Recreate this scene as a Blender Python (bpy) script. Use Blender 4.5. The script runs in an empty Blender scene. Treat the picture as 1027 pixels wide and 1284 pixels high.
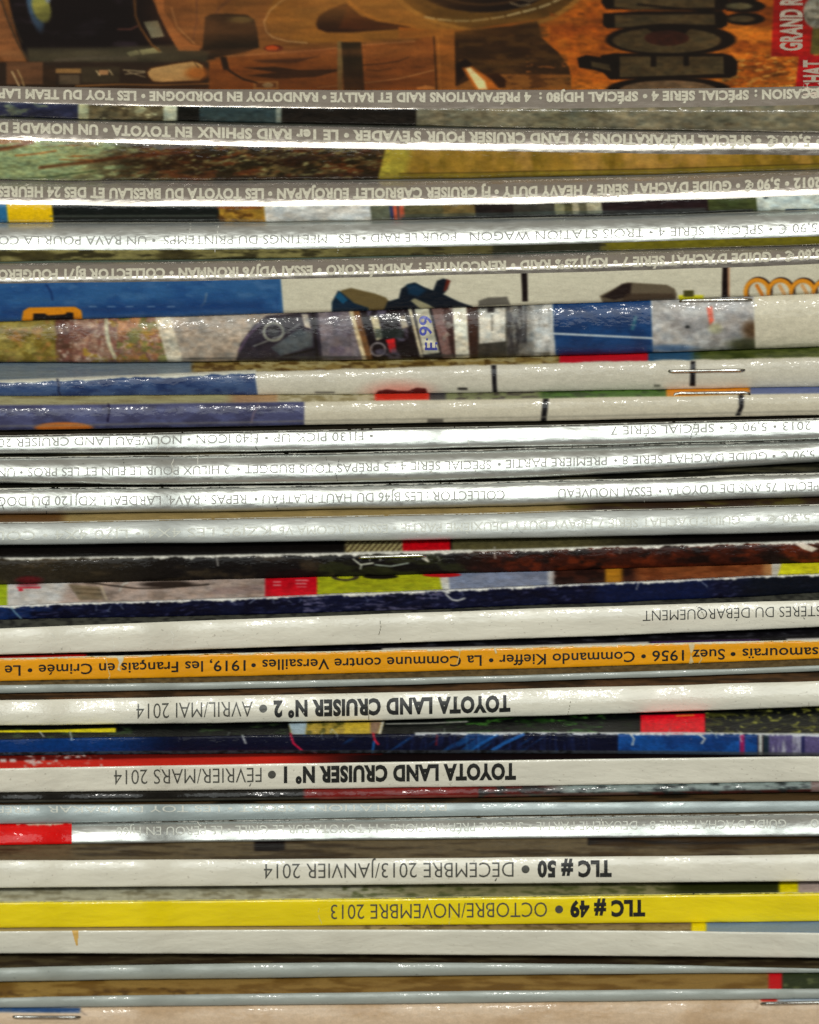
import bpy, bmesh, math
import numpy as np
from mathutils import Vector

R = math.radians
scene = bpy.context.scene
COL = scene.collection

# ------------------------------------------------------------------ camera, light, exposure
DIST = 0.90                      # lens to the spines (metres)
PITCH = R(22.0)                  # how far the lens looks down on the stack
PX = 1e-4                        # one photo pixel is about 0.1 mm on the spines
PF = DIST / PX
cam_d = bpy.data.cameras.new('camera')
cam = bpy.data.objects.new('camera', cam_d); COL.objects.link(cam)
CY, CZ = -DIST * math.cos(PITCH), DIST * math.sin(PITCH)
cam.location = (0, CY, CZ)
cam.rotation_euler = (R(90) - PITCH, 0, 0)
cam_d.sensor_fit = 'VERTICAL'; cam_d.sensor_height = 24
cam_d.angle = 2 * math.atan(642 * PX / DIST)
cam_d.clip_start = 0.02; cam_d.clip_end = 50
cam_d.dof.use_dof = True; cam_d.dof.focus_distance = DIST; cam_d.dof.aperture_fstop = 27
scene.camera = cam
scene.view_settings.view_transform = 'Standard'
scene.view_settings.look = 'None'
scene.view_settings.exposure = 0.32
scene.view_settings.gamma = 1
scene.render.film_transparent = False

w = bpy.data.worlds.new('World'); scene.world = w; w.use_nodes = True
w.node_tree.nodes['Background'].inputs[0].default_value = (0.060, 0.052, 0.042, 1)
w.node_tree.nodes['Background'].inputs[1].default_value = 1.0


def area(name, elev, azim, dist, sx, sy, power, color):
    l = bpy.data.lights.new(name, 'AREA'); l.shape = 'RECTANGLE'; l.size = sx; l.size_y = sy
    l.energy = power; l.color = color
    o = bpy.data.objects.new(name, l); COL.objects.link(o)
    e, a = R(elev), R(azim)
    o.location = (dist * math.cos(e) * math.sin(a), -dist * math.cos(e) * math.cos(a), dist * math.sin(e))
    o.rotation_euler = (-o.location).to_track_quat('-Z', 'Y').to_euler()
    return o


area('window_light', 36, -6, 1.15, 1.7, 0.75, 9.0, (0.94, 1.0, 0.98))
area('desk_lamp', 47, 4.2, 1.15, 0.08, 0.045, 3.2, (1.0, 0.98, 0.92))
area('ceiling_bounce', 86, 0, 1.5, 2.4, 2.4, 3.0, (1.0, 0.86, 0.70))

# ------------------------------------------------------------------ view geometry helpers
UY, UZ = math.sin(PITCH), math.cos(PITCH)          # up vector (y, z)
FY, FZ = math.cos(PITCH), -math.sin(PITCH)         # forward vector (y, z)


def row_of(y, z):
    dy, dz = y - CY, z - CZ
    return 642 - PF * (dy * UY + dz * UZ) / (dy * FY + dz * FZ)


def y_on_plane(row, z):
    k = (642 - row) / PF; dz = z - CZ
    return CY + dz * (k * FZ - UZ) / (UY - k * FY)


def z_on_front(row, y):
    k = (642 - row) / PF; dy = y - CY
    return CZ + dy * (UY - k * FY) / (k * FZ - UZ)


# ------------------------------------------------------------------ noise for prints
def vnoise(x, y, seed):
    xi = np.floor(x).astype(np.int64); yi = np.floor(y).astype(np.int64)
    fx = x - xi; fy = y - yi
    fx = fx * fx * (3 - 2 * fx); fy = fy * fy * (3 - 2 * fy)

    def h(a, b):
        n = (a * 374761393 + b * 668265263 + seed * 974711) & 0x7fffffff
        n = ((n ^ (n >> 13)) * 1274126177) & 0x7fffffff
        return ((n ^ (n >> 16)) & 0xffff) / 65535.0
    return (h(xi, yi) * (1 - fx) * (1 - fy) + h(xi + 1, yi) * fx * (1 - fy)
            + h(xi, yi + 1) * (1 - fx) * fy + h(xi + 1, yi + 1) * fx * fy)


def fbm(x, y, seed=0, o=4):
    s = 0; a = 0.5; t = 0
    for i in range(o):
        s = s + a * vnoise(x * 2 ** i + 13.7 * i, y * 2 ** i + 5.1 * i, seed + i * 17); t += a; a *= 0.55
    return s / t


def sstep(a, b, v):
    t = np.clip((v - a) / (b - a), 0, 1); return t * t * (3 - 2 * t)


# ------------------------------------------------------------------ materials
def nt_mat(name):
    m = bpy.data.materials.new(name); m.use_nodes = True
    nt = m.node_tree; b = nt.nodes['Principled BSDF']
    return m, nt, b


def sparkle(nt, b, sc=(1300, 2000, 2000), strength=1.0, dist=1.0e-4):
    g = nt.nodes.new('ShaderNodeNewGeometry')
    mp = nt.nodes.new('ShaderNodeMapping'); mp.inputs['Scale'].default_value = sc
    nt.links.new(g.outputs['Position'], mp.inputs['Vector'])
    n = nt.nodes.new('ShaderNodeTexNoise'); n.inputs['Scale'].default_value = 1; n.inputs['Detail'].default_value = 2
    nt.links.new(mp.outputs[0], n.inputs['Vector'])
    bp = nt.nodes.new('ShaderNodeBump'); bp.inputs['Strength'].default_value = strength; bp.inputs['Distance'].default_value = dist
    nt.links.new(n.outputs['Fac'], bp.inputs['Height'])
    nt.links.new(bp.outputs['Normal'], b.inputs['Coat Normal'])


def add_bump(nt, b, sc=(900, 2600, 2600), strength=0.25, dist=9e-5, fine=0.35, detail=4, mid=1.0):
    # broad dents and waves of the card under the fine ripple
    g0 = nt.nodes.new('ShaderNodeNewGeometry')
    m0 = nt.nodes.new('ShaderNodeMapping'); m0.inputs['Scale'].default_value = (170, 520, 520)
    nt.links.new(g0.outputs['Position'], m0.inputs['Vector'])
    n0 = nt.nodes.new('ShaderNodeTexNoise'); n0.inputs['Scale'].default_value = 1; n0.inputs['Detail'].default_value = 3
    nt.links.new(m0.outputs[0], n0.inputs['Vector'])
    b0 = nt.nodes.new('ShaderNodeBump'); b0.inputs['Strength'].default_value = 1.0; b0.inputs['Distance'].default_value = 2.6e-4 * mid
    nt.links.new(n0.outputs['Fac'], b0.inputs['Height'])
    g = nt.nodes.new('ShaderNodeNewGeometry')
    mp = nt.nodes.new('ShaderNodeMapping'); mp.inputs['Scale'].default_value = sc
    nt.links.new(g.outputs['Position'], mp.inputs['Vector'])
    n = nt.nodes.new('ShaderNodeTexNoise'); n.inputs['Scale'].default_value = 1; n.inputs['Detail'].default_value = detail
    n.inputs['Roughness'].default_value = fine
    nt.links.new(mp.outputs[0], n.inputs['Vector'])
    bp = nt.nodes.new('ShaderNodeBump'); bp.inputs['Strength'].default_value = strength
    bp.inputs['Distance'].default_value = dist
    nt.links.new(n.outputs['Fac'], bp.inputs['Height'])
    nt.links.new(b0.outputs['Normal'], bp.inputs['Normal'])
    nt.links.new(bp.outputs['Normal'], b.inputs['Normal'])
    return g, mp, n


def mix_color(nt, fac, a, bcol):
    mx = nt.nodes.new('ShaderNodeMix'); mx.data_type = 'RGBA'
    for s, v in ((6, a), (7, bcol)):
        if hasattr(v, 'links') or hasattr(v, 'is_linked'):
            nt.links.new(v, mx.inputs[s])
        else:
            mx.inputs[s].default_value = (*v, 1)
    nt.links.new(fac, mx.inputs[0])
    return mx.outputs[2]


def noise_fac(nt, scale, lo, hi, detail=3, w=None):
    g = nt.nodes.new('ShaderNodeNewGeometry')
    mp = nt.nodes.new('ShaderNodeMapping'); mp.inputs['Scale'].default_value = scale
    nt.links.new(g.outputs['Position'], mp.inputs['Vector'])
    n = nt.nodes.new('ShaderNodeTexNoise'); n.inputs['Scale'].default_value = 1; n.inputs['Detail'].default_value = detail
    nt.links.new(mp.outputs[0], n.inputs['Vector'])
    r = nt.nodes.new('ShaderNodeMapRange'); r.inputs['From Min'].default_value = lo; r.inputs['From Max'].default_value = hi
    nt.links.new(n.outputs['Fac'], r.inputs['Value'])
    return r.outputs[0]


def lin(c):
    c = np.asarray(c, float) / 255.0
    return np.where(c <= 0.04045, c / 12.92, ((c + 0.055) / 1.055) ** 2.4)


def coated(name, rgb, rough=0.28, bump=0.25, dirt=0.5, coat=0.8, sc=(900, 2600, 2600), tint=(0.30, 0.26, 0.2)):
    """glossy printed card: faint mottling, fine grime specks, surface ripple"""
    m, nt, b = nt_mat(name)
    base = tuple(rgb)
    c1 = mix_color(nt, noise_fac(nt, (60, 300, 300), 0.3, 0.75), tuple(v * 0.87 for v in base), tuple(min(1, v * 1.05) for v in base))
    sp = noise_fac(nt, (1700, 3000, 3000), 0.665, 0.74, 2)
    ml = nt.nodes.new('ShaderNodeMath'); ml.operation = 'MULTIPLY'; ml.inputs[1].default_value = dirt
    nt.links.new(sp, ml.inputs[0])
    c2 = mix_color(nt, ml.outputs[0], c1, tint)
    nt.links.new(c2, b.inputs['Base Color'])
    b.inputs['Roughness'].default_value = rough
    b.inputs['Coat Weight'].default_value = coat
    b.inputs['Coat Roughness'].default_value = 0.13
    b.inputs['Specular IOR Level'].default_value = 0.35
    sparkle(nt, b)
    add_bump(nt, b, sc, bump)
    return m


def silver(name, rgb, rough=0.3, bump=0.3, metal=0.85):
    m, nt, b = nt_mat(name)
    c1 = mix_color(nt, noise_fac(nt, (120, 900, 900), 0.3, 0.7), tuple(v * 0.86 for v in rgb), rgb)
    c2 = mix_color(nt, noise_fac(nt, (1500, 2600, 2600), 0.66, 0.8, 2), c1, tuple(v * 0.6 for v in rgb))
    nt.links.new(c2, b.inputs['Base Color'])
    b.inputs['Metallic'].default_value = metal
    rr = nt.nodes.new('ShaderNodeMapRange'); rr.inputs['To Min'].default_value = rough - 0.06; rr.inputs['To Max'].default_value = rough + 0.1
    nt.links.new(noise_fac(nt, (700, 1500, 1500), 0.3, 0.7), rr.inputs['Value'])
    nt.links.new(rr.outputs[0], b.inputs['Roughness'])
    b.inputs['Coat Weight'].default_value = 0.4; b.inputs['Coat Roughness'].default_value = 0.12
    sparkle(nt, b, (900, 1700, 1700), 1.0, 0.8e-4)
    add_bump(nt, b, (420, 1900, 1900), bump * .8, mid=0.55)
    return m


def print_mat(name, rough=0.24, bump=0.25, coat=0.0, sc=(900, 2600, 2600), spec=0.16, mid=0.8, spk=1.0):
    m, nt, b = nt_mat(name)
    a = nt.nodes.new('ShaderNodeAttribute'); a.attribute_name = 'ink'
    gr = mix_color(nt, noise_fac(nt, (5200, 6500, 6500), 0.3, 0.7, 2), (0.93, 0.93, 0.93), (1.05, 1.05, 1.05))
    mu = nt.nodes.new('ShaderNodeMix'); mu.data_type = 'RGBA'; mu.blend_type = 'MULTIPLY'; mu.inputs[0].default_value = 1
    nt.links.new(a.outputs['Color'], mu.inputs[6]); nt.links.new(gr, mu.inputs[7])
    nt.links.new(mu.outputs[2], b.inputs['Base Color'])
    b.inputs['Roughness'].default_value = rough
    b.inputs['Coat Weight'].default_value = coat
    b.inputs['Coat Roughness'].default_value = 0.13
    b.inputs['Specular IOR Level'].default_value = spec
    sparkle(nt, b, (700, 1300, 1300), 1.0, 1.5e-4 * spk)
    add_bump(nt, b, sc, bump, mid=mid)
    return m


def ink_mat(name, rgb, rough=0.4, wear=0.0):
    m, nt, b = nt_mat(name)
    c = mix_color(nt, noise_fac(nt, (3000, 4200, 4200), 0.35, 0.75, 2), rgb, tuple(min(1, v * 1.35 + 0.006) for v in rgb))
    nt.links.new(c, b.inputs['Base Color'])
    b.inputs['Roughness'].default_value = rough
    add_bump(nt, b, (900, 2600, 2600), 0.3)
    return m


M = {
    'white': coated('white_card', (0.72, 0.69, 0.575), 0.3, 0.2),
    'white2': coated('cool_white_card', (0.67, 0.65, 0.54), 0.32, 0.15, 0.25),
    'pink': coated('pinkish_card', (0.60, 0.48, 0.36), 0.3, 0.3),
    'orange': coated('orange_card', (0.86, 0.36, 0.003), 0.4, 0.15, 0.12, tint=(0.5, 0.4, 0.25)),
    'yellow': coated('yellow_card', (0.84, 0.66, 0.001), 0.35, 0.2, 0.1, tint=(0.4, 0.35, 0.1)),
    'dark': coated('black_card', (0.010, 0.009, 0.008), 0.3, 0.35, 0.3, coat=0.25, tint=(0.10, 0.09, 0.07)),
    'navy': coated('navy_card', (0.008, 0.011, 0.04), 0.3, 0.35, 0.3, coat=0.25, tint=(0.12, 0.12, 0.14)),
    'brown': coated('brown_card', (0.11, 0.08, 0.045), 0.4, 0.25, 0.4, coat=0.1),
    'grey': coated('grey_card', (0.2, 0.19, 0.16), 0.35, 0.3, 0.3, coat=0.1),
    'silver': silver('silver_card', (0.56, 0.58, 0.545), 0.34, 0.36, 0.78),
    'silver_soft': silver('soft_silver_card', (0.48, 0.50, 0.47), 0.45, 0.3, 0.4),
    'silver_band': silver('grey_silver_band', (0.50, 0.455, 0.40), 0.24, 0.25, 0.8),
    'silver_matt': silver('matt_grey_silver_card', (0.33, 0.36, 0.325), 0.5, 0.25, 0.12),
    'silver_blue': silver('bluish_silver_card', (0.36, 0.42, 0.415), 0.45, 0.3, 0.25),
    'print': print_mat('glossy_print', 0.45, 0.25, spec=0.06),
    'print_fold': print_mat('folded_glossy_print', 0.36, 0.3, 0.42, (700, 2300, 2300), spec=0.1),
    'print_worn': print_mat('worn_dark_print', 0.4, 0.5, 0.14, (700, 2300, 2300), spec=0.05),
    'print_cover': print_mat('cover_print', 0.28, 0.02, mid=0.03),
    'ink_black': ink_mat('black_ink', (0.004, 0.005, 0.004), 0.5),
    'ink_grey': ink_mat('dark_grey_ink', (0.055, 0.055, 0.045)),
    'ink_pale': ink_mat('pale_ink', (0.48, 0.45, 0.35)),
    'ink_silver': ink_mat('grey_ink_on_silver', (0.27, 0.27, 0.25), 0.6),
    'ink_faint': ink_mat('faint_pale_ink', (0.50, 0.51, 0.45), 0.5),
    'ink_blue': ink_mat('blue_ink', (0.05, 0.06, 0.30)),
    'ink_red': ink_mat('red_ink', (0.55, 0.01, 0.02)),
    'ink_white': ink_mat('white_ink', (0.50, 0.42, 0.33)),
}
# paper edges: fine stacked sheets
m, nt, b = nt_mat('page_edges')
wv = nt.nodes.new('ShaderNodeTexWave'); wv.bands_direction = 'Z'; wv.inputs['Scale'].default_value = 1400
wv.inputs['Distortion'].default_value = 1.5
gg = nt.nodes.new('ShaderNodeNewGeometry'); nt.links.new(gg.outputs['Position'], wv.inputs['Vector'])
nt.links.new(mix_color(nt, wv.outputs['Fac'], (0.34, 0.32, 0.27), (0.66, 0.63, 0.55)), b.inputs['Base Color'])
b.inputs['Roughness'].default_value = 0.85
M['pages'] = m
m, nt, b = nt_mat('staple_wire'); b.inputs['Metallic'].default_value = 1; b.inputs['Roughness'].default_value = 0.22
nt.links.new(mix_color(nt, noise_fac(nt, (3000, 3000, 3000), 0.45, 0.75), (0.62, 0.62, 0.58), (0.25, 0.2, 0.15)), b.inputs['Base Color'])
M['wire'] = m
m, nt, b = nt_mat('table_wood')
nt.links.new(mix_color(nt, noise_fac(nt, (4, 60, 60), 0.3, 0.7, 6), (0.11, 0.055, 0.025), (0.23, 0.13, 0.065)), b.inputs['Base Color'])
b.inputs['Roughness'].default_value = 0.4
M['wood'] = m

# ------------------------------------------------------------------ mesh helpers
def mesh_obj(name, verts, faces, mat, parent, attr=None, smooth=True):
    """faces: (n,4) or (n,3) int array, or list of lists"""
    me = bpy.data.meshes.new(name)
    verts = np.asarray(verts, np.float64)
    if parent is not None:
        verts = verts - np.array(parent.location)
    if isinstance(faces, np.ndarray):
        n, k = faces.shape
        me.vertices.add(len(verts)); me.vertices.foreach_set('co', verts.astype(np.float32).ravel())
        me.loops.add(n * k); me.loops.foreach_set('vertex_index', faces.astype(np.int32).ravel())
        me.polygons.add(n); me.polygons.foreach_set('loop_start', (np.arange(n) * k).astype(np.int32))
        me.update(calc_edges=True); me.validate()
    else:
        me.from_pydata([tuple(v) for v in verts], [], faces); me.update()
    if attr is not None:
        ca = me.color_attributes.new('ink', 'FLOAT_COLOR', 'POINT')
        buf = np.ones((len(verts), 4), np.float32); buf[:, :3] = attr
        ca.data.foreach_set('color', buf.ravel())
    if smooth:
        me.polygons.foreach_set('use_smooth', np.ones(len(me.polygons), bool))
    me.materials.append(mat)
    o = bpy.data.objects.new(name, me); COL.objects.link(o)
    if parent is not None:
        o.parent = parent
    return o


def grid_faces(nc, nk, off=0):
    i = np.arange(nc - 1)[:, None]; j = np.arange(nk - 1)[None, :]
    a = (i * nk + j).ravel()
    return np.stack([a, a + 1, a + nk + 1, a + nk], 1) + off


# ------------------------------------------------------------------ the magazine
XC = np.concatenate([np.linspace(-0.150, -0.062, 9)[:-1], np.linspace(-0.062, 0.062, 210), np.linspace(0.062, 0.147, 9)[1:]])
NCOL = len(XC)
PXC = XC / PX + 513.5              # nominal photo column of every mesh column
DEPTH = 0.212
NF = 34


def curve3(v, wob=0.0, seed=0):
    """smooth curve through readings at photo columns 80, 510, 950"""
    a, b_, c = v
    xs = np.clip(PXC, -60, 1090)
    l = ((xs - 510) * (xs - 950)) / ((80 - 510) * (80 - 950))
    m_ = ((xs - 80) * (xs - 950)) / ((510 - 80) * (510 - 950))
    r = ((xs - 80) * (xs - 510)) / ((950 - 80) * (950 - 510))
    y = a * l + b_ * m_ + c * r
    if wob:
        y = y + wob * (fbm(xs / 85.0, xs * 0 + seed, seed, 2) - 0.5) * 2
    return y


def face_shape(knots):
    t = np.linspace(0, 1, NF)
    t = t ** 1.0
    kt, kp = zip(*knots)
    tm = (t[1:] + t[:-1]) / 2
    ph = np.radians(np.interp(tm, kt, kp))
    a = np.concatenate([[0], np.cumsum(np.sin(ph) * np.diff(t))])
    b_ = np.concatenate([[0], np.cumsum(np.cos(ph) * np.diff(t))])
    return a, b_


WHITE = [(0, 80), (.03, 42), (.08, 14), (.18, 6), (.85, 2), (.94, -14), (1, -65)]
WHITE2 = [(0, 80), (.05, 46), (.16, 33), (.32, 20), (.5, 9), (.85, 2), (.94, -14), (1, -65)]
SILV_TOP = [(0, 75), (.06, 40), (.30, 33), (.6, 24), (.78, 6), (.9, -20), (1, -70)]
SILV_MID = [(0, 88), (.2, 62), (.36, 44), (.5, 34), (.66, 24), (.8, 2), (.92, -30), (1, -70)]
SILV_LOW = [(0, 82), (.3, 56), (.48, 44), (.62, 36), (.86, 27), (.93, 0), (1, -70)]
ROUND = [(0, 75), (.12, 48), (.35, 24), (.6, 6), (.85, -14), (1, -65)]


def fold(rf):
    return [(0, 84), (.04, 64), (rf - .13, 54), (rf - .03, 38), (rf + .04, 26), (rf + .10, 12), (.88, -6), (1, -60)]


STATE = {'z': None, 'prev_yb': None, 'zmin': 0}
MAGS = []


class Mag:
    def __init__(s, label, yt, yb, shape, spine, cover, gap=0.0, back=None, wob=0.6, seed=0, first_y=None):
        s.seed = seed + len(MAGS) * 7 + 3
        s.yt = curve3(yt, wob, s.seed); s.yb = curve3(yb, wob, s.seed + 1)
        s.prev = STATE['prev_yb'] if STATE['prev_yb'] is not None else s.yt * 0 - 300
        if STATE['z'] is None:
            fy = np.full(NCOL, first_y); zt = z_on_front(s.yt, fy)
        else:
            zt = STATE['z'] - 0.00006 - gap * PX / math.cos(PITCH)
            fy = y_on_plane(s.yt, zt)
        a, b_ = face_shape(shape)
        L0 = (s.yb - s.yt) * PX
        for _ in range(6):
            r0 = row_of(fy - L0 * a[-1], zt - L0 * b_[-1])
            r1 = row_of(fy - 1.02 * L0 * a[-1], zt - 1.02 * L0 * b_[-1])
            L0 = L0 * (1 + 0.02 * (s.yb - r0) / (r1 - r0))
        s.f = fy; s.zt = zt; s.L = L0
        Y = fy[:, None] - L0[:, None] * a[None, :]
        Z = zt[:, None] - L0[:, None] * b_[None, :]
        s.zb = Z[:, -1]
        backs = np.array([DEPTH, 0.16, 0.12, 0.08, 0.05, 0.03, 0.018, 0.010, 0.005, 0.002])
        Yt = fy[:, None] + backs[None, :]; Zt = np.repeat(zt[:, None], len(backs), 1)
        s.PY = np.concatenate([Yt, Y], 1); s.PZ = np.concatenate([Zt, Z], 1)
        s.nt = len(backs)
        s.rows = np.maximum.accumulate(row_of(s.PY, s.PZ) + np.arange(s.PY.shape[1]) * 1e-4, 1)
        dY = np.gradient(s.PY, axis=1); dZ = np.gradient(s.PZ, axis=1)
        n = np.hypot(dY, dZ) + 1e-12
        s.NY = dZ / n; s.NZ = -dY / n
        # the empty sits at the base of the magazine
        e = bpy.data.objects.new('magazine', None); COL.objects.link(e)
        e.empty_display_size = 0.01
        e.location = (0, float(np.mean(s.f)) + DEPTH / 2, float(np.mean(s.zb)))
        e['label'] = label; e['category'] = 'magazine'; e['group'] = 'magazines in the stack'
        s.e = e
        # front cover, spine, back cover
        ns = s.nt + 2
        def sheet(name, yy, zz, mat):
            k = yy.shape[1]
            v = np.stack([np.repeat(XC[:, None], k, 1), yy, zz], 2).reshape(-1, 3)
            return mesh_obj(name, v, grid_faces(NCOL, k), mat, e)
        s.front = sheet('front_cover', s.PY[:, :s.nt + 1], s.PZ[:, :s.nt + 1], M[cover])
        s.spine = sheet('spine', s.PY[:, s.nt:], s.PZ[:, s.nt:], M[spine])
        yb_end = s.PY[:, -1]
        backb = np.array([0, 0.002, 0.01, 0.05, 0.12])
        Yb = np.concatenate([yb_end[:, None] + backb[None, :], (s.f + DEPTH)[:, None]], 1)
        Zb = np.repeat(s.zb[:, None], Yb.shape[1], 1)
        s.backc = sheet('back_cover', Yb, Zb, M[back or cover])
        # page block
        ci = np.arange(NCOL)
        xx = XC[ci].copy(); xx[0] += 0.0004; xx[-1] -= 0.0004
        front = np.minimum(s.f[ci], s.PY[ci, -1]) + 0.0012
        front = np.maximum(front, s.f[ci] + 0.0003)
        back_ = s.f[ci] + DEPTH - 0.0008
        z1 = s.zt[ci] - 0.00012; z0 = s.zb[ci] + 0.00012
        vv = np.stack([np.stack([xx, front, z1], 1), np.stack([xx, back_, z1], 1), np.stack([xx, back_, z0], 1), np.stack([xx, front, z0], 1)], 1)
        nn = len(ci); fs = []
        for i in range(nn - 1):
            for k in range(4):
                fs.append([i * 4 + k, (i + 1) * 4 + k, (i + 1) * 4 + (k + 1) % 4, i * 4 + (k + 1) % 4])
        fs.append([0, 1, 2, 3]); fs.append([(nn - 1) * 4 + k for k in (3, 2, 1, 0)])
        mesh_obj('pages', vv.reshape(-1, 3), fs, M['pages'], e, smooth=False)
        STATE['z'] = s.zb; STATE['prev_yb'] = s.yb
        MAGS.append(s)

    def ytp(s, px): return np.interp(px, PXC, s.yt)
    def ybp(s, px): return np.interp(px, PXC, s.yb)
    def pvp(s, px): return np.interp(px, PXC, s.prev)

    def surf(s, px, row, off):
        """point of the magazine's skin at a place given by column and row, lifted off by off metres"""
        px = np.asarray(px, float); row = np.asarray(row, float)
        X = (px - 513.5) * PX
        for it in range(2):
            fi = np.interp(X, XC, np.arange(NCOL)); i0 = np.clip(fi.astype(int), 0, NCOL - 2); u = (fi - i0)[:, None]
            rr = s.rows[i0] * (1 - u) + s.rows[i0 + 1] * u
            k = np.clip((rr < row[:, None]).sum(1) - 1, 0, rr.shape[1] - 2)
            ar = np.arange(len(px))
            t = np.clip((row - rr[ar, k]) / (rr[ar, k + 1] - rr[ar, k] + 1e-12), 0, 1)
            u1 = u[:, 0]

            def ev(A):
                lo = A[i0, k] * (1 - u1) + A[i0 + 1, k] * u1
                hi = A[i0, k + 1] * (1 - u1) + A[i0 + 1, k + 1] * u1
                return lo * (1 - t) + hi * t
            y, z = ev(s.PY), ev(s.PZ)
            d = (y - CY) * FY + (z - CZ) * FZ
            X = (px - 513.5) / PF * d
        ny, nz = ev(s.NY), ev(s.NZ)
        n = np.hypot(ny, nz) + 1e-12
        return np.stack([X, y + off * ny / n, z + off * nz / n], 1)

    # a printed sheet between two row curves; paint() fills colours
    def sheet_print(s, paint, r0, r1, x0=-130, x1=1157, sx=1.4, sy=1.0, mat='print', off=2.5e-5, name='cover_picture', gain=0.97, blur=1):
        xs = np.arange(x0, x1 + sx, sx)
        a = r0(xs); b_ = r1(xs)
        nk = max(3, int(np.ceil((b_ - a).max() / sy)) + 1)
        v = np.linspace(0, 1, nk)
        Y = a[:, None] + (b_ - a)[:, None] * v[None, :]
        X = np.repeat(xs[:, None], nk, 1)
        P = Paint(X, Y, s)
        paint(P)
        for _ in range(blur):
            P.c = blur3(blur3(P.c, 0), 1)
        P.grain(0.04, 1.6, 1.3, s.seed)
        pts = s.surf(X.ravel(), Y.ravel(), off)
        col = np.clip(lin(np.clip(P.c, 0, 255)) * gain, 0, 0.9).reshape(-1, 3)
        F = grid_faces(len(xs), nk)
        al = P.a.ravel()
        keep = al[F].mean(1) > 0.5
        F = F[keep]
        if len(F) == 0:
            return None
        used = np.unique(F); remap = np.full(len(pts), -1); remap[used] = np.arange(len(used))
        return mesh_obj(name, pts[used], remap[F], M[mat], s.e, col[used])

    def strip(s, paint, **kw):
        return s.sheet_print(paint, lambda x: s.pvp(x) - 4, lambda x: s.ytp(x) + 0.2, **kw)

    def face(s, paint, d0=0.0, **kw):
        return s.sheet_print(paint, lambda x: s.ytp(x) + d0, lambda x: s.ybp(x) - 0.3, mat=kw.pop('mat', 'print_fold'), **kw)

    def whole(s, paint, **kw):
        return s.sheet_print(paint, lambda x: s.pvp(x) - 4, lambda x: s.ybp(x) - 0.3, mat=kw.pop('mat', 'print_fold'), **kw)

    def wear(s, seed, n=8, depth=1.6, thr=.62, x0=-40, x1=1068, col=(214, 212, 200), dd=None, k=0.9, name='scuff'):
        """laminate cracks and rubbed edge: thin pale marks on the spine"""
        h = float(np.mean(s.yb - s.yt))

        def paint(P):
            P.fill((90, 90, 90))
            if depth > 0:
                P.chips(depth, seed, col, d0=-.3, thr=thr)
            P.cracks(seed, n, x0, x1, 0, dd or h * 1.1, col, 1.0)
            P.a = (np.abs(P.c[..., 0] - 90) > abs(col[0] - 90) * .45).astype(float)
            P.fill(col)
        o = s.face(paint, d0=-1, sx=.8, sy=.7, off=5.5e-5, mat='print', name=name, blur=0)
        if o is not None:
            o['kind'] = 'stuff'
        return o

    def text(s, segs, d0, d1, mat='ink_black', bold=0.0, off=4.5e-5, name='lettering', squash=0.0):
        """spine lettering, upside down as it stands: starts at the right, cap tops point down"""
        V, F = [], []
        n = 0
        for st, xr, xl in segs:
            if st == '•':
                cx, cd = (xr + xl) / 2, (d0 + d1) / 2
                an = np.linspace(0, 2 * np.pi, 21)[:-1]
                px = np.concatenate([[cx], cx + 5.0 * np.cos(an)]); row = s.ytp(px) + cd + np.concatenate([[0], 5.0 * np.sin(an)])
                V.append(s.surf(px, row, off)); F += [[n, n + 1 + k, n + 1 + (k + 1) % 20] for k in range(20)]; n += 21
                continue
            gv, gf = glyphs(st, bold)
            w0, w1 = gv[:, 0].min(), gv[:, 0].max()
            px = xr - (gv[:, 0] - w0) / (w1 - w0) * (xr - xl)
            row = s.ytp(px) + d0 + gv[:, 1] / 0.69 * (d1 - d0)
            V.append(s.surf(px, row, off)); F += [[i + n for i in f] for f in gf]; n += len(gv)
        return mesh_obj(name, np.concatenate(V), F, M[mat], s.e, smooth=False)

    def text_up(s, st, y_start, y_end, xb, xc, mat, bold=0.0, off=4.5e-5):
        """lettering that runs up the picture with its cap tops to the left"""
        gv, gf = glyphs(st, bold)
        w0, w1 = gv[:, 0].min(), gv[:, 0].max()
        row = y_start - (gv[:, 0] - w0) / (w1 - w0) * (y_start - y_end)
        px = xb - gv[:, 1] / 0.69 * (xb - xc)
        return mesh_obj('lettering', s.surf(px, row, off), gf, M[mat], s.e, smooth=False)

    def staple(s, xl, yl, xr, yr, r=0.00021, tilt=1.0):
        nseg = 26
        px = np.linspace(xl, xr, nseg); rows = np.linspace(yl, yr, nseg)
        lift = np.full(nseg, r * 1.15)
        lift[0] = lift[-1] = -r * 1.2; lift[1] = lift[-2] = r * 0.6
        px[1] = px[0] + 2.0; px[-2] = px[-1] - 2.0
        lift += (fbm(px / 9, px * 0, s.seed, 2) - 0.5) * 3e-5
        c = np.stack([s.surf(px[i:i + 1], rows[i:i + 1], lift[i])[0] for i in range(nseg)])
        V, F = [], []
        K = 10
        for i in range(nseg):
            t = c[min(i + 1, nseg - 1)] - c[max(i - 1, 0)]; t /= np.linalg.norm(t)
            u = np.cross(t, (0, 0, 1)); u /= np.linalg.norm(u); v = np.cross(u, t)
            for k in range(K):
                a = 2 * math.pi * k / K
                V.append(c[i] + r * (math.cos(a) * u + math.sin(a) * v))
        for i in range(nseg - 1):
            for k in range(K):
                F.append([i * K + k, i * K + (k + 1) % K, (i + 1) * K + (k + 1) % K, (i + 1) * K + k])
        return mesh_obj('staple', V, F, M['wire'], s.e)


def blur3(c, ax):
    p = np.concatenate([np.take(c, [0], ax), c, np.take(c, [-1], ax)], ax)
    n = c.shape[ax]
    return 0.25 * np.take(p, range(0, n), ax) + 0.5 * c + 0.25 * np.take(p, range(2, n + 2), ax)


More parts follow.
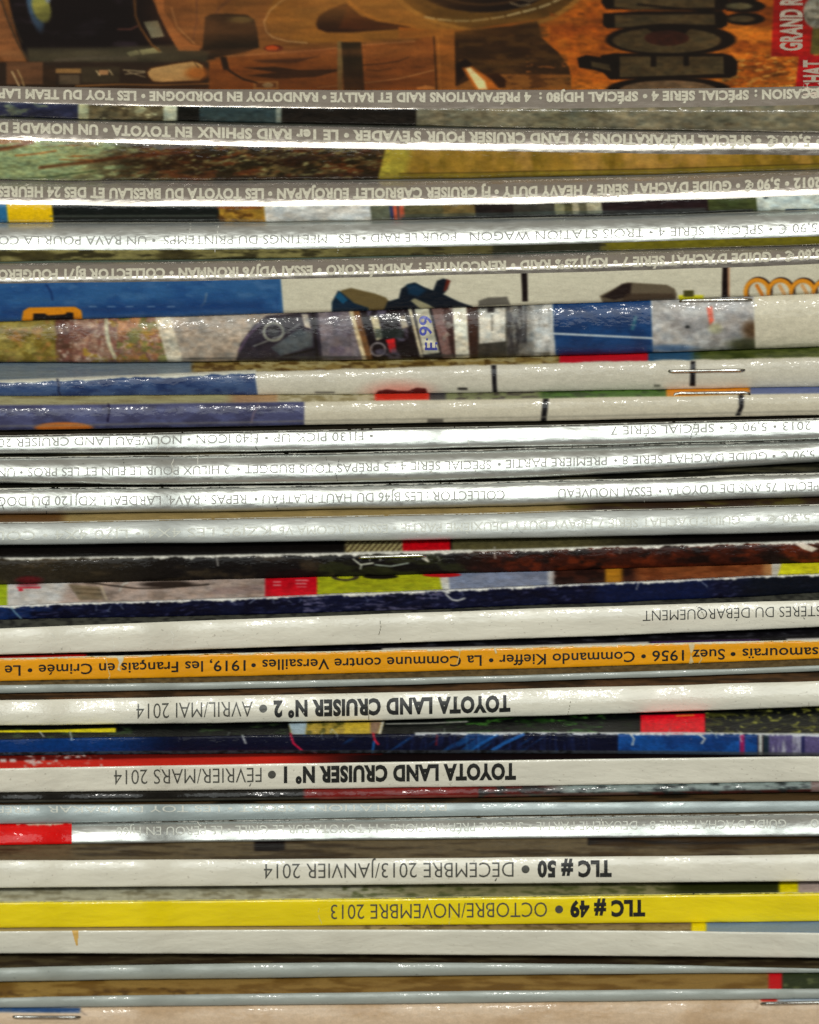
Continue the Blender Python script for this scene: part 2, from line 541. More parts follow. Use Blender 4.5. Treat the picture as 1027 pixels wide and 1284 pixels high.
GC = {}
def glyphs(st, bold):
    key = (st, bold)
    if key in GC:
        return GC[key]
    c = bpy.data.curves.new('t', 'FONT'); c.body = st; c.offset = bold; c.resolution_u = 3
    c.space_character = 1.0 + bold * 1.4
    o = bpy.data.objects.new('t', c); COL.objects.link(o)
    dg = bpy.context.evaluated_depsgraph_get()
    me = o.evaluated_get(dg).to_mesh()
    bm = bmesh.new(); bm.from_mesh(me)
    bmesh.ops.triangulate(bm, faces=bm.faces[:])
    for yy in (0.11, 0.23, 0.345, 0.46, 0.575):
        bmesh.ops.bisect_plane(bm, geom=bm.verts[:] + bm.edges[:] + bm.faces[:], plane_co=(0, yy, 0), plane_no=(0, 1, 0))
    bm.verts.index_update()
    v = np.array([tuple(q.co) for q in bm.verts]); f = [[q.index for q in fa.verts] for fa in bm.faces]
    bm.free()
    o.evaluated_get(dg).to_mesh_clear()
    bpy.data.objects.remove(o); bpy.data.curves.remove(c)
    GC[key] = (v, f)
    return v, f


# ------------------------------------------------------------------ a small painter for printed pictures
class Paint:
    def __init__(s, X, Y, mag):
        s.X, s.Y = X, Y
        s.D = Y - np.interp(X, PXC, mag.yt)          # rows below the top edge of the spine
        s.B = np.interp(X, PXC, mag.yb) - Y          # rows above the bottom edge
        s.U = Y - np.interp(X, PXC, mag.prev)        # rows below the magazine above
        s.c = np.zeros(X.shape + (3,)) + 128.0
        s.a = np.ones(X.shape)

    def mask(s, m, col, k=1.0):
        m = (m * k)[..., None]
        s.c = s.c * (1 - m) + np.asarray(col, float) * m
        return s

    def fill(s, col): s.c[:] = col; return s

    def bar(s, x0, x1, col, soft=1.0, slant=0.0, k=1.0):
        x = s.X - slant * s.D
        return s.mask(sstep(x0 - soft, x0 + soft, x) * (1 - sstep(x1 - soft, x1 + soft, x)), col, k)

    def box(s, x0, x1, y0, y1, col, soft=0.8, k=1.0, ref='Y'):
        y = getattr(s, ref)
        return s.mask(sstep(x0 - soft, x0 + soft, s.X) * (1 - sstep(x1 - soft, x1 + soft, s.X))
                      * sstep(y0 - soft, y0 + soft, y) * (1 - sstep(y1 - soft, y1 + soft, y)), col, k)

    def stops(s, lst, soft=1.5, slant=0.0):
        for x0, col in lst:
            s.mask(sstep(x0 - soft, x0 + soft, s.X - slant * s.D), col)
        return s

    def ell(s, cx, cy, rx, ry, col, soft=0.1, k=1.0, rot=0.0):
        dx, dy = s.X - cx, s.Y - cy
        c_, s_ = math.cos(rot), math.sin(rot)
        q = np.hypot((dx * c_ + dy * s_) / rx, (-dx * s_ + dy * c_) / ry)
        return s.mask(1 - sstep(1 - soft, 1 + soft, q), col, k)

    def ring(s, cx, cy, rx, ry, th, col, k=1.0, soft=0.35):
        q = (np.hypot((s.X - cx) / rx, (s.Y - cy) / ry) - 1) * min(rx, ry)
        return s.mask(1 - sstep(th * (1 - soft), th * (1 + soft), np.abs(q)), col, k)

    def _segd(s, p, q):
        (x0, y0), (x1, y1) = p, q
        dx, dy = x1 - x0, y1 - y0
        t = np.clip(((s.X - x0) * dx + (s.Y - y0) * dy) / (dx * dx + dy * dy + 1e-9), 0, 1)
        return np.hypot(s.X - x0 - t * dx, s.Y - y0 - t * dy)

    def poly(s, pts, col, soft=1.0, k=1.0):
        n = len(pts); inside = np.zeros(s.X.shape, bool); dist = np.full(s.X.shape, 1e9)
        for i in range(n):
            (x0, y0), (x1, y1) = pts[i], pts[(i + 1) % n]
            dist = np.minimum(dist, s._segd(pts[i], pts[(i + 1) % n]))
            cond = ((y0 > s.Y) != (y1 > s.Y)) & (s.X < (x1 - x0) * (s.Y - y0) / (y1 - y0 + 1e-12) + x0)
            inside ^= cond
        sd = np.where(inside, -dist, dist)
        return s.mask(1 - sstep(-soft, soft, sd), col, k)

    def line(s, pts, wd, col, k=1.0, soft=0.7):
        d = np.full(s.X.shape, 1e9)
        for i in range(len(pts) - 1):
            d = np.minimum(d, s._segd(pts[i], pts[i + 1]))
        return s.mask(1 - sstep(wd / 2 - soft, wd / 2 + soft, d), col, k)

    def grain(s, amp, sx, sy, seed, region=None):
        n = (fbm(s.X / sx, s.Y / sy, seed, 4) - 0.5) * 2 * amp
        if region is not None:
            n = n * region
        s.c = s.c * (1 + n[..., None]); return s

    def photo(s, seed, amp=0.3, sx=7.0, sy=3.0, region=1.0):
        """fine tonal detail of a printed photograph"""
        n = (fbm(s.X / sx, s.Y / sy, seed, 5) - .5) * 2.4 * amp
        n2 = (fbm(s.X / (sx * 6), s.Y / (sy * 4), seed + 5, 3) - .5) * 1.6 * amp
        hue = (fbm(s.X / (sx * 1.5), s.Y / (sy * 1.5), seed + 9, 4) - .5) * .5 * amp
        k = np.stack([1 + n + n2 + hue, 1 + n + n2, 1 + n + n2 - hue], -1)
        s.c = s.c * (1 + (k - 1) * (np.zeros_like(s.X) + region)[..., None]); return s

    def blotch(s, col, sx, sy, seed, lo=0.5, hi=0.6, k=1.0, region=1.0, slant=0.0):
        n = fbm((s.X - slant * s.D) / sx, s.Y / sy, seed, 6)
        return s.mask(sstep(lo - .03, hi + .07, n) * region, col, k)

    def chips(s, depth, seed, col=(205, 203, 192), d0=0.0, k=1.0, x0=-99, x1=2000, thr=0.5):
        """laminate worn away along the top edge of the spine down to white paper"""
        e = depth * ((.55 * fbm(s.X / 17.0, s.X * 0 + seed, seed, 3) + .45 * fbm(s.X / 3.0, s.D / 3.0, seed + 2, 3)) * 2.1 - thr - .08) + d0
        m = (1 - sstep(e - 0.7, e + 0.7, s.D)) * sstep(d0 - 2.2, d0 - 0.6, s.D)
        m = m * (s.X > x0) * (s.X < x1)
        return s.mask(m, col, k)

    def cracks(s, seed, n, x0, x1, dd0, dd1, col=(200, 200, 190), k=0.9):
        rg = np.random.RandomState(seed)
        for _ in range(n):
            x = rg.uniform(x0, x1); d = rg.uniform(dd0, (dd0 + dd1) / 2)
            pts = []
            for j in range(4):
                pts.append((x, d)); x += rg.uniform(-3, 4); d += rg.uniform(0.5, (dd1 - dd0) / 3)
            dist = np.full(s.X.shape, 1e9)
            sy = s.Y; s.Y = s.D
            for j in range(3):
                dist = np.minimum(dist, s._segd(pts[j], pts[j + 1]))
            s.Y = sy
            s.mask(1 - sstep(0.2, 1.0, dist), col, k * rg.uniform(0.5, 1))
        return s

    def cut(s, m): s.a = s.a * m; return s


# ------------------------------------------------------------------ the stack, from the top down
PALE = 'ink_pale'

# 1 ---- topmost magazine with the off-road car on its cover
m = Mag('topmost magazine, its cover showing a brown off-road car in orange desert', (108, 111.5, 108), (149, 158, 165),
        [(0, 86), (.05, 62), (.3, 54), (.50, 50), (.56, 38), (.59, 12), (.66, 6), (.88, -8), (1, -60)], 'silver_band', 'brown', first_y=0.034)


def cover1(P):
    X, Y = P.X, P.Y
    P.fill((112, 66, 30))
    P.box(500, 800, -400, 120, (118, 66, 22), soft=30)
    # desert on the right
    P.poly([(672, -200), (668, 0), (676, 26), (680, 48), (700, 66), (713, 84), (716, 125), (1200, 125), (1200, -200)], (170, 84, 18), soft=1.5)
    P.blotch((120, 52, 12), 40, 14, 5, 0.5, 0.7, 0.8, (X > 690))
    P.blotch((190, 108, 30), 50, 16, 9, 0.52, 0.7, 0.7, (X > 700))
    P.blotch((96, 50, 14), 16, 4, 3, 0.5, 0.6, 0.9, (X > 905) * (Y > 70))
    P.blotch((200, 150, 70), 9, 2.5, 8, 0.56, 0.62, 0.6, (X > 905) * (Y > 66), slant=-1.2)
    # bonnet and wings
    P.poly([(205, -60), (420, -60), (520, 30), (520, 55), (285, 72), (262, 50)], (122, 74, 32), soft=3)
    P.poly([(372, -60), (600, -60), (600, 48), (560, 44), (440, 54), (380, 54), (340, 45), (331, 30), (336, 14)], (134, 84, 30), soft=3)
    P.line([(380, -14), (352, 2), (338, 14), (331, 28), (334, 40), (342, 47), (360, 52), (385, 54)], 1.6, (205, 160, 105), 0.7)
    P.line([(300, -10), (275, 10), (268, 22)], 4, (98, 60, 34), 0.8, 2)
    P.line([(520, 34), (480, 28), (462, 20), (446, 10), (436, 0)], 3, (190, 110, 34), 0.6, 2)
    P.poly([(396, 30), (400, 20), (412, 12), (434, 4), (440, 10), (452, 20), (472, 27), (515, 34), (500, 37), (440, 41), (410, 41), (399, 37)], (30, 14, 8), soft=1.6)
    P.poly([(436, 8), (452, 20), (472, 28), (510, 35), (450, 38), (425, 36)], (72, 30, 10), soft=3, k=0.6)
    # side of the body
    P.poly([(285, 72), (330, 68), (400, 62), (440, 57), (520, 52), (545, 40), (548, 125), (262, 125), (262, 78)], (128, 68, 26), soft=1.5)
    P.blotch((92, 46, 18), 60, 10, 14, 0.45, 0.7, 0.6, (X > 262) * (X < 545) * (Y > 60))
    P.line([(285, 71), (330, 68), (400, 63), (440, 58), (520, 52)], 1.1, (196, 130, 80), 0.7)
    P.line([(398, 110), (450, 105), (500, 99), (545, 88)], 1.1, (196, 140, 84), 0.75)
    P.poly([(305, 85), (345, 84), (375, 88), (432, 87), (395, 97), (345, 99), (312, 95), (346, 91)], (40, 24, 14), soft=1)
    P.poly([(318, 76), (365, 74), (400, 71), (370, 79), (330, 79)], (70, 38, 20), soft=1.5)
    P.line([(455, 82), (480, 80), (500, 77), (512, 72)], 1.6, (56, 30, 14), 0.8)
    P.line([(460, 88), (475, 89), (490, 86)], 1.4, (56, 30, 14), 0.7)
    P.ell(343, 61, 12, 4.5, (86, 30, 16)); P.ell(341, 60.5, 8, 3, (188, 66, 20))
    P.box(423, 430, 52, 125, (118, 92, 52)); P.poly([(428, 53), (453, 53), (458, 125), (432, 125)], (36, 26, 14), soft=1)
    P.grain(0.3, 9, 14, 4, (X > 428) * (X < 458) * (Y > 53))
    P.box(318, 349, 102, 112, (176, 120, 64)); P.box(321, 346, 104, 110, (96, 54, 26)); P.ell(336, 107, 7, 3, (190, 160, 110))
    # mirror
    P.poly([(254, 62), (257, 22), (264, 18), (285, 17), (310, 19), (319, 25), (323, 40), (325, 60), (306, 66), (270, 72), (256, 73)], (30, 22, 14), soft=1.2)
    P.ell(301, 25, 15, 4, (92, 78, 42), soft=0.5, k=0.8)
    P.poly([(240, 66), (262, 62), (270, 74), (236, 80)], (36, 26, 18), soft=1.2)
    P.line([(279, 72), (281, 84), (292, 92), (306, 100), (322, 104)], 2.6, (34, 22, 14))
    P.poly([(276, 72), (284, 72), (288, 88), (280, 88)], (34, 22, 14), soft=1)
    # windscreen
    P.poly([(2, -40), (20, 40), (34, 78), (120, 84), (200, 76), (262, 62), (225, 62), (206, 30), (172, -40)], (14, 8, 10), soft=1.2)
    P.blotch((44, 34, 40), 40, 14, 11, 0.52, 0.66, 0.8, (X > 10) * (X < 175) * (Y < 62))
    P.poly([(34, 60), (120, 60), (230, 56), (262, 66), (258, 80), (120, 92), (36, 82)], (52, 46, 32), soft=3)
    P.line([(70, 76), (120, 72), (170, 74)], 4, (88, 74, 62), 0.6, 3)
    P.ell(44, 10, 9, 30, (70, 96, 120), soft=0.25, rot=-0.25); P.ell(52, 10, 11, 19, (166, 162, 74), soft=0.2, rot=-0.35); P.ell(60, -4, 4, 8, (150, 160, 165), soft=0.4)
    P.poly([(-60, -60), (-8, -60), (4, 4), (30, 76), (8, 79), (-20, 50)], (134, 82, 44), soft=1.5)
    P.line([(-2, -10), (10, 26), (22, 54), (36, 77)], 2.5, (60, 44, 28), 0.9)
    P.line([(4, -10), (16, 26), (28, 54)], 1, (150, 120, 60), 0.5)
    P.poly([(180, 28), (198, 26), (206, 46), (190, 48)], (118, 116, 92), soft=0.8)
    P.poly([(158, 66), (172, 63), (176, 68), (163, 71)], (150, 142, 96), soft=0.7); P.poly([(174, 63), (198, 59.5), (203, 66), (178, 69)], (158, 150, 100), soft=0.7)
    P.line([(168, -10), (170, 20), (176, 35), (190, 56), (200, 64)], 3, (104, 66, 30), 0.9)
    P.line([(148, 37), (164, 37), (172, 33)], 2.4, (110, 62, 50), 0.8)
    P.poly([(186, -40), (204, -40), (206, 14), (222, 40), (240, 56), (252, 58), (250, 64), (224, 64), (212, 44), (198, 16)], (158, 92, 44), soft=1.2)
    P.line([(215, 10), (222, 34), (244, 55)], 1.4, (196, 138, 84), 0.7); P.line([(246, -20), (247, 26), (242, 50)], 2, (84, 50, 34), 0.8)
    # wiper, scuttle
    P.box(-60, 262, 78, 112, (40, 28, 20), soft=2)
    P.box(8, 54, 78, 106, (96, 62, 38), soft=1.6); P.line([(15, 90), (20, 100), (24, 108)], 1.6, (196, 168, 120)); P.line([(22, 88), (27, 98), (30, 108)], 1.4, (170, 140, 90))
    P.box(54, 70, 82, 108, (48, 32, 20)); P.box(70, 102, 86, 92, (130, 94, 52)); P.box(74, 100, 94, 106, (74, 60, 44)); P.box(102, 150, 84, 104, (52, 42, 28), soft=2)
    P.box(124, 136, 88, 94, (168, 120, 76)); P.line([(121, 89), (125, 95)], 1.4, (200, 170, 120)); P.line([(137, 88), (141, 94)], 1.4, (200, 170, 120))
    P.line([(155, 88), (184, 90)], 1.2, (170, 150, 110)); P.line([(157, 93), (184, 91)], 1.2, (150, 130, 96)); P.line([(160, 90), (182, 97)], 1, (150, 130, 96))
    P.line([(95, 108), (150, 106), (200, 107), (262, 105)], 1.2, (190, 120, 50), 0.8)
    P.poly([(184, 98), (182, 90), (188, 84), (215, 79), (245, 75), (257, 80), (259, 96), (252, 104), (200, 105), (190, 104)], (52, 30, 16), soft=0.8)
    P.poly([(187, 97), (185, 91), (190, 86), (216, 81), (243, 77), (254, 82), (256, 95), (250, 101), (202, 103), (192, 102)], (188, 142, 84), soft=1)
    P.ell(247, 92, 14, 8, (176, 96, 34), soft=0.5, k=0.9); P.line([(243, 77), (249, 85)], 1.2, (60, 40, 20))
    # wheel and exhaust
    P.ell(612, -34, 128, 74, (100, 66, 22), soft=0.05); P.ell(612, -34, 106, 58, (120, 82, 30), soft=0.05, k=0.6)
    P.ring(612, -34, 126, 72, 2.2, (168, 112, 44), .7); P.ring(612, -34, 113, 64, 5, (74, 48, 16), .5); P.ring(608, -28, 98, 50, 4, (64, 42, 14), .6)
    P.ell(606, -22, 88, 38, (22, 12, 8), soft=0.04); P.ring(606, -22, 70, 28, 1.5, (70, 46, 24), 0.7)
    P.line([(640, 4), (652, 8), (664, 6)], 2.2, (150, 130, 96), 0.7); P.line([(648, -2), (664, 2), (676, -2)], 2, (150, 130, 96), 0.6)
    for i, (a_, b_) in enumerate([((533, 21.5), (545, 24)), ((549, 24.5), (566, 26)), ((570, 26.5), (588, 26.5)), ((592, 26.5), (612, 24)), ((616, 23.5), (632, 21)), ((636, 20), (652, 16)), ((656, 15), (672, 11)), ((676, 10), (690, 5)), ((694, 3), (706, -3))]):
        P.line([a_, b_], 2.2, (206, 182, 130), 0.85)
    P.poly([(500, 34), (560, 40), (640, 33), (690, 22), (690, 16), (700, 20), (560, 42), (500, 40)], (140, 70, 18), soft=1.5)
    P.poly([(500, 38), (568, 37), (572, 50), (572, 125), (545, 125), (545, 46), (500, 48)], (142, 80, 28), soft=1)
    P.line([(544, 46), (546, 80), (548, 125)], 1.8, (44, 24, 10)); P.line([(549, 46), (551, 80), (553, 125)], 1.2, (186, 118, 50), 0.7)
    P.poly([(570, 40), (640, 33), (674, 27), (679, 48), (700, 66), (713, 84), (716, 96), (640, 95), (600, 94), (575, 108), (571, 108)], (46, 27, 12), soft=1.2)
    P.blotch((78, 50, 20), 26, 7, 21, 0.5, 0.66, 0.7, (X > 575) * (X < 712) * (Y > 34) * (Y < 95))
    P.poly([(575, 108), (600, 94), (640, 93), (716, 94), (717, 125), (575, 125)], (124, 74, 28), soft=1.5)
    P.blotch((70, 38, 14), 14, 3, 23, 0.5, 0.6, 0.8, (X > 600) * (X < 716) * (Y > 93))
    P.blotch((150, 84, 34), 10, 3, 29, 0.6, 0.66, 0.7, (X > 660) * (X < 712) * (Y > 68) * (Y < 92))
    P.poly([(600, 95), (625, 92), (634, 100), (634, 110), (610, 111)], (42, 20, 8), soft=1.5)
    P.poly([(572, 80), (584, 74), (592, 80), (582, 96), (573, 106)], (24, 12, 8), soft=1.5)
    P.poly([(580, 86), (592, 84), (616, 100), (626, 112), (596, 112)], (190, 100, 30), soft=2.5); P.poly([(584, 86), (590, 85), (608, 102), (611, 112), (600, 112)], (246, 214, 150), soft=1.6)
    P.poly([(523, 110), (534, 107), (545, 109), (545, 112), (523, 112)], (214, 130, 60), soft=0.8)
    # big letters of the cover line, tops to the left
    O, I = (16, 9, 6), (68, 54, 32)
    P.poly([(757, -60), (905, -60), (914, -12), (914, 8), (905, 14), (760, 12), (754, 4)], O, soft=1)
    P.poly([(769, -60), (895, -60), (897, -10), (896, 10), (828, 11), (800, 13), (770, 9)], I, soft=1); P.line([(800, 6), (830, 9), (896, 15)], 2.4, O)
    P.poly([(756, 17), (808, 14), (905, 14), (912, 20), (912, 32), (905, 36), (762, 36), (756, 32)], O, soft=1)
    P.poly([(771, 19), (896, 18), (897, 31), (815, 33), (771, 35)], I, soft=1)
    P.ell(841, 50, 82, 20, O, soft=0.05); P.ell(836, 51, 68, 16, I, soft=0.05); P.poly([(808, 34), (868, 34), (860, 42), (820, 42)], O, soft=1)
    P.ell(836, 48, 28, 9.5, (50, 22, 14), soft=0.08)
    P.poly([(753, 70), (770, 67), (905, 67), (918, 70), (925, 78), (924, 94), (915, 98), (765, 100), (757, 92)], O, soft=1)
    P.poly([(777, 71), (907, 71), (908, 93), (840, 95), (777, 97)], I, soft=1); P.box(816, 823, 69, 84, O); P.box(857, 864, 69, 83, O)
    P.poly([(724, 73), (735, 69), (752, 72), (768, 76), (768, 95), (745, 88), (726, 85)], O, soft=1); P.poly([(741, 77), (764, 81), (766, 89), (742, 84)], I, soft=1)
    P.ell(838, 112, 78, 15, O, soft=0.06); P.ell(838, 114, 62, 13, (92, 70, 48), soft=0.06)
    P.ell(930, -6, 26, 9, O, soft=0.1); P.ell(932, 8, 28, 8, O, soft=0.1); P.ell(934, 24, 25, 8, O, soft=0.12); P.ell(927, 8, 17, 4, (80, 72, 48), soft=0.2); P.ell(930, 24, 17, 4, (84, 66, 40), soft=0.2)
    # red banners
    P.poly([(973, -60), (1030, -60), (1020, 71), (967, 71)], (158, 20, 16), soft=0.8)
    P.poly([(1002, 70), (1080, 70), (1080, 125), (996, 125)], (160, 16, 20), soft=0.8)
    P.poly([(1019, 30), (1080, 30), (1080, 68), (1016, 68)], (88, 78, 34), soft=0.8)
    P.ell(1024, 16, 17, 20, (150, 144, 126), soft=0.06); P.blotch((96, 88, 72), 5, 5, 31, 0.5, 0.6, 0.8, (np.hypot((X - 1024) / 16, (Y - 16) / 19) < 1))
    car = (1 - sstep(690, 720, X))
    P.ell(470, -4, 90, 30, (176, 112, 46), soft=.9, k=.45); P.ell(300, 36, 70, 14, (150, 92, 48), soft=.9, k=.35); P.ell(400, 8, 40, 16, (160, 104, 48), soft=.9, k=.4)
    P.ell(380, 118, 160, 26, (84, 40, 14), soft=.9, k=.5); P.ell(500, 64, 40, 8, (164, 96, 40), soft=.9, k=.5); P.ell(360, 66, 80, 5, (170, 100, 52), soft=.9, k=.4)
    P.ell(230, 20, 40, 40, (140, 84, 44), soft=.9, k=.3); P.ell(560, 40, 60, 8, (190, 120, 40), soft=.9, k=.35); P.ell(130, 68, 90, 6, (84, 76, 56), soft=.9, k=.6)
    P.ell(620, 26, 90, 5, (134, 92, 36), soft=.9, k=.5); P.ell(90, 30, 60, 26, (10, 6, 10), soft=.9, k=.5)
    P.photo(71, .16, 26, 5, car); P.photo(72, .3, 9, 3.5, 1 - car)
    P.grain(0.10, 2.4, 1.8, 77)
    P.grain(0.14, 50, 20, 78)


m.sheet_print(cover1, lambda x: x * 0 - 170, lambda x: m.ytp(x) + 1.5, sx=1.3, sy=1.0, mat='print_cover', gain=1.2, blur=1)
m.text_up('GRAND RAID', 64, -26, 1005, 979, 'ink_white', 0.035)
m.text_up('ACHAT', 124, 76, 1032, 1008, 'ink_white', 0.035)


def back1(P):
    P.fill((62, 60, 70))
    P.stops([(-60, (40, 42, 62)), (98, (170, 170, 130)), (111, (98, 88, 62)), (205, (188, 192, 165)), (222, (20, 20, 16)), (250, (48, 62, 62)),
             (346, (120, 130, 120)), (353, (26, 22, 18)), (522, (124, 116, 92))])
    P.blotch((104, 112, 84), 14, 7, 1, 0.5, 0.6, 0.7, P.X < 60); P.blotch((60, 52, 36), 12, 6, 2, 0.48, 0.58, 0.8, (P.X > 111) * (P.X < 205))
    P.blotch((176, 172, 130), 16, 8, 6, 0.56, 0.64, 0.8, (P.X > 111) * (P.X < 205))
    P.box(-60, 205, -3, 40, (60, 74, 34), ref='B', k=0.5) if False else None
    P.blotch((96, 92, 70), 90, 12, 4, 0.4, 0.7, 0.8, P.X > 522)
    P.photo(33, .3, 8, 4)


m.sheet_print(back1, lambda x: m.ytp(x) + np.interp(x, [0, 510, 1000], [21.5, 25, 25]), lambda x: m.ybp(x) - .3, mat='print_fold')
m.text([('OCCASION :', 1042, 946), ('SPÉCIAL SÉRIE 4 •', 939, 806), ('SPÉCIAL HDJ80 :', 800, 676), ('4 PRÉPARATIONS RAID ET RALLYE •', 666, 404),
        ('RANDOTOY EN DORDOGNE •', 399, 177), ('LES TOY DU TEAM LAP', 171, -2)], 5.5, 16.5, PALE, 0.05)

# 2 ----
m = Mag('grey banded magazine second from the top, red-brown branches along its folded edge', (151, 160, 165.5), (226, 224.5, 215),
        [(0, 86), (.04, 62), (.2, 54), (.28, 46), (.36, 34), (.42, 26), (.46, 14), (.7, 4), (.9, -8), (1, -55)], 'silver_band', 'grey')


def back2(P):
    P.fill((146, 160, 112))
    P.mask(sstep(120, 240, P.X), (96, 78, 44)); P.mask(sstep(330, 470, P.X), (70, 50, 26))
    reg = sstep(40, 230, P.X + 60 * (fbm(P.X / 30, P.Y / 8, 5) - .5))
    P.blotch((84, 42, 18), 18, 5, 11, 0.42, 0.54, 0.9, reg, slant=-1.1)
    P.blotch((36, 28, 14), 15, 6, 12, 0.42, 0.54, 0.95, reg, slant=-.8)
    P.blotch((44, 26, 14), 60, 7, 15, 0.5, 0.58, 0.8, sstep(60, 260, P.X))
    P.blotch((140, 136, 88), 9, 3, 13, 0.6, 0.68, 0.7, sstep(150, 260, P.X), slant=-1.2)
    P.blotch((140, 84, 40), 40, 3.2, 14, 0.58, 0.64, 0.8, (P.X < 120) * (P.D < 50), slant=-5)
    P.line([(-20, 189), (10, 186), (40, 178)], 5, (116, 58, 28), 0.8, 2); P.line([(20, 195), (45, 193), (70, 189)], 2.4, (150, 96, 50), 0.8)
    P.line([(50, 210), (110, 203), (160, 196), (240, 190)], 4, (86, 40, 18), 0.8, 2); P.line([(0, 225), (60, 222), (120, 214)], 1.6, (60, 74, 40), 0.8)
    P.line([(0, 211), (40, 208), (90, 203)], 1.2, (110, 116, 70), 0.7)
    P.mask(sstep(488, 492, P.X + 0.25 * P.D), (164, 146, 50)); P.mask(sstep(516, 530, P.X + 0.25 * P.D), (146, 112, 38))
    P.blotch((112, 88, 20), 18, 60, 16, 0.45, 0.6, 0.8, P.X > 525); P.blotch((176, 132, 62), 22, 50, 17, 0.52, 0.66, 0.8, P.X > 540)
    P.box(500, 1100, 0, 7, (118, 104, 26), ref='B', k=0.7); P.box(500, 1100, 6.5, 8, (72, 54, 16), ref='B', k=0.7)
    P.photo(31, .3, 6, 2.2, P.X < 490); P.photo(32, .14, 8, 6, P.X > 490)


m.sheet_print(back2, lambda x: m.ytp(x) + np.interp(x, [0, 510, 1000], [26, 28, 28.5]), lambda x: m.ybp(x) - .3, mat='print_fold')
m.strip(lambda P: P.fill((70, 70, 62)).grain(0.3, 12, 2, 3), mat='print')
m.text([('• 5,60 € •', 1030, 948), ('SPÉCIAL PRÉPARATIONS : 9 LAND CRUISER POUR', 942, 534), ("S'ÉVADER • LE 1er RAID SPHINX", 528, 247), ('EN TOYOTA • UN NOMADE D', 241, -2)], 5.5, 17.5, PALE, 0.05)

# 3 ----
m = Mag('grey banded magazine with a yellow square and black strip along its folded edge', (226, 227, 216.5), (279, 275.5, 265),
        [(0, 86), (.05, 66), (.38, 52), (.48, 40), (.6, 28), (.66, 12), (.85, -4), (1, -60)], 'silver_band', 'grey')


def back3(P):
    P.fill((60, 60, 52))
    P.stops([(-60, (40, 104, 146)), (5, (232, 188, 12)), (62, (18, 22, 20)), (271, (158, 118, 40)), (328, (200, 200, 194)), (461, (92, 94, 74)), (485, (44, 50, 82)),
             (489.5, (190, 84, 54)), (494, (70, 60, 60)), (497, (188, 86, 58)), (503, (96, 88, 56)), (552, (118, 98, 56)), (592, (34, 26, 24)), (640, (60, 58, 50)), (692, (150, 144, 104)),
             (704, (84, 80, 52)), (714, (190, 180, 146)), (722, (96, 92, 70)), (732, (176, 170, 140)), (751, (34, 22, 24)), (884, (62, 70, 36)), (945, (188, 198, 190)), (1025, (30, 52, 66))], soft=0.9, slant=0.1)
    P.blotch((74, 44, 16), 12, 6, 3, 0.5, 0.6, 0.8, (P.X > 271) * (P.X < 328)); P.box(271, 328, 258, 262, (110, 50, 20), k=0.6)
    P.box(62, 271, 6.5, 9, (80, 86, 76), ref='B', k=0.6); P.box(503, 885, 2, 7, (60, 76, 74), ref='B', k=0.5)
    P.box(503, 944, -1, 3, (16, 18, 18), ref='B'); P.line([(430, 258), (445, 256), (462, 254)], 1.2, (60, 60, 50), 0.8)
    P.photo(34, .25, 9, 4, (P.X > 271)); P.ell(960, 247, 3, 2, (30, 50, 60)); P.box(985, 1012, 262, 266, (20, 54, 90)); P.grain(0.1, 4, 3, 9)


m.sheet_print(back3, lambda x: m.ytp(x) + 31.0, lambda x: m.ybp(x) - .3, mat='print_fold')
m.text([('2012 •', 1030, 984), ("5,90 € • GUIDE D'ACHAT SÉRIE 7 HEAVY DUTY •", 978, 620), ('FJ CRUISER CABRIOLET EUROJAPAN •', 615, 336), ('LES TOYOTA DU BRESLAU ET DES 24 HEURES', 331, -3)], 9.5, 21.5, PALE, 0.05)

# 4 ----
m = Mag('bright silver magazine with a mottled olive lower edge, fourth from the top', (280, 276.5, 266.5), (327, 320.5, 309),
        [(0, 86), (.14, 62), (.3, 50), (.42, 40), (.64, 30), (.72, 16), (.76, -2), (.92, -10), (1, -55)], 'silver', 'grey', gap=0)
m.strip(lambda P: P.fill((150, 148, 136)).grain(0.1, 20, 2, 3), mat='print')


def back4(P):
    P.fill((132, 124, 74)); P.mask(sstep(350, 500, P.X), (88, 82, 46)); P.mask(sstep(750, 770, P.X), (112, 104, 20))
    P.blotch((44, 40, 20), 26, 5, 3, 0.52, 0.6, 0.9, P.X < 760); P.box(618, 752, 0, 400, (34, 36, 26), soft=2, k=.8); P.ell(45, 321, 26, 7, (50, 44, 20), soft=.3, k=.8); P.ell(220, 321, 24, 7, (50, 44, 20), soft=.3, k=.8)
    P.grain(0.2, 6, 3, 4)


m.sheet_print(back4, lambda x: m.ytp(x) + np.interp(x, [0, 510, 1000], [33.5, 33.5, 32]), lambda x: m.ybp(x) - .3, mat='print_fold')
m.text([('5,90 € • SPÉCIAL SÉRIE 4 • TROIS STATION WAGON', 1025, 589), ('POUR LE RAID • LES', 572, 425), ('MEETINGS DU PRINTEMPS', 410, 205), ('• UN RAVA POUR LA CO', 195, -2)], 16, 27, 'ink_silver', 0.0)

m.wear(41, 3, 0)
# 5 ----
m = Mag('grey banded magazine with a blue and white back page of orange coil springs', (329.5, 322, 308), (401, 388, 371.5),
        [(0, 86), (.05, 64), (.25, 55), (.30, 46), (.33, 14), (.4, 8), (.9, 0), (1, -50)], 'silver_band', 'grey')
m.strip(lambda P: P.fill((92, 104, 92)).grain(0.2, 20, 2, 3), mat='print')


def spring_ad(P, xb, yoff, bars, springs=True):
    P.fill((206, 200, 176))
    P.mask(1 - sstep(xb - 1.2, xb + 1.2, P.X - 0.08 * P.D), (44, 88, 136))


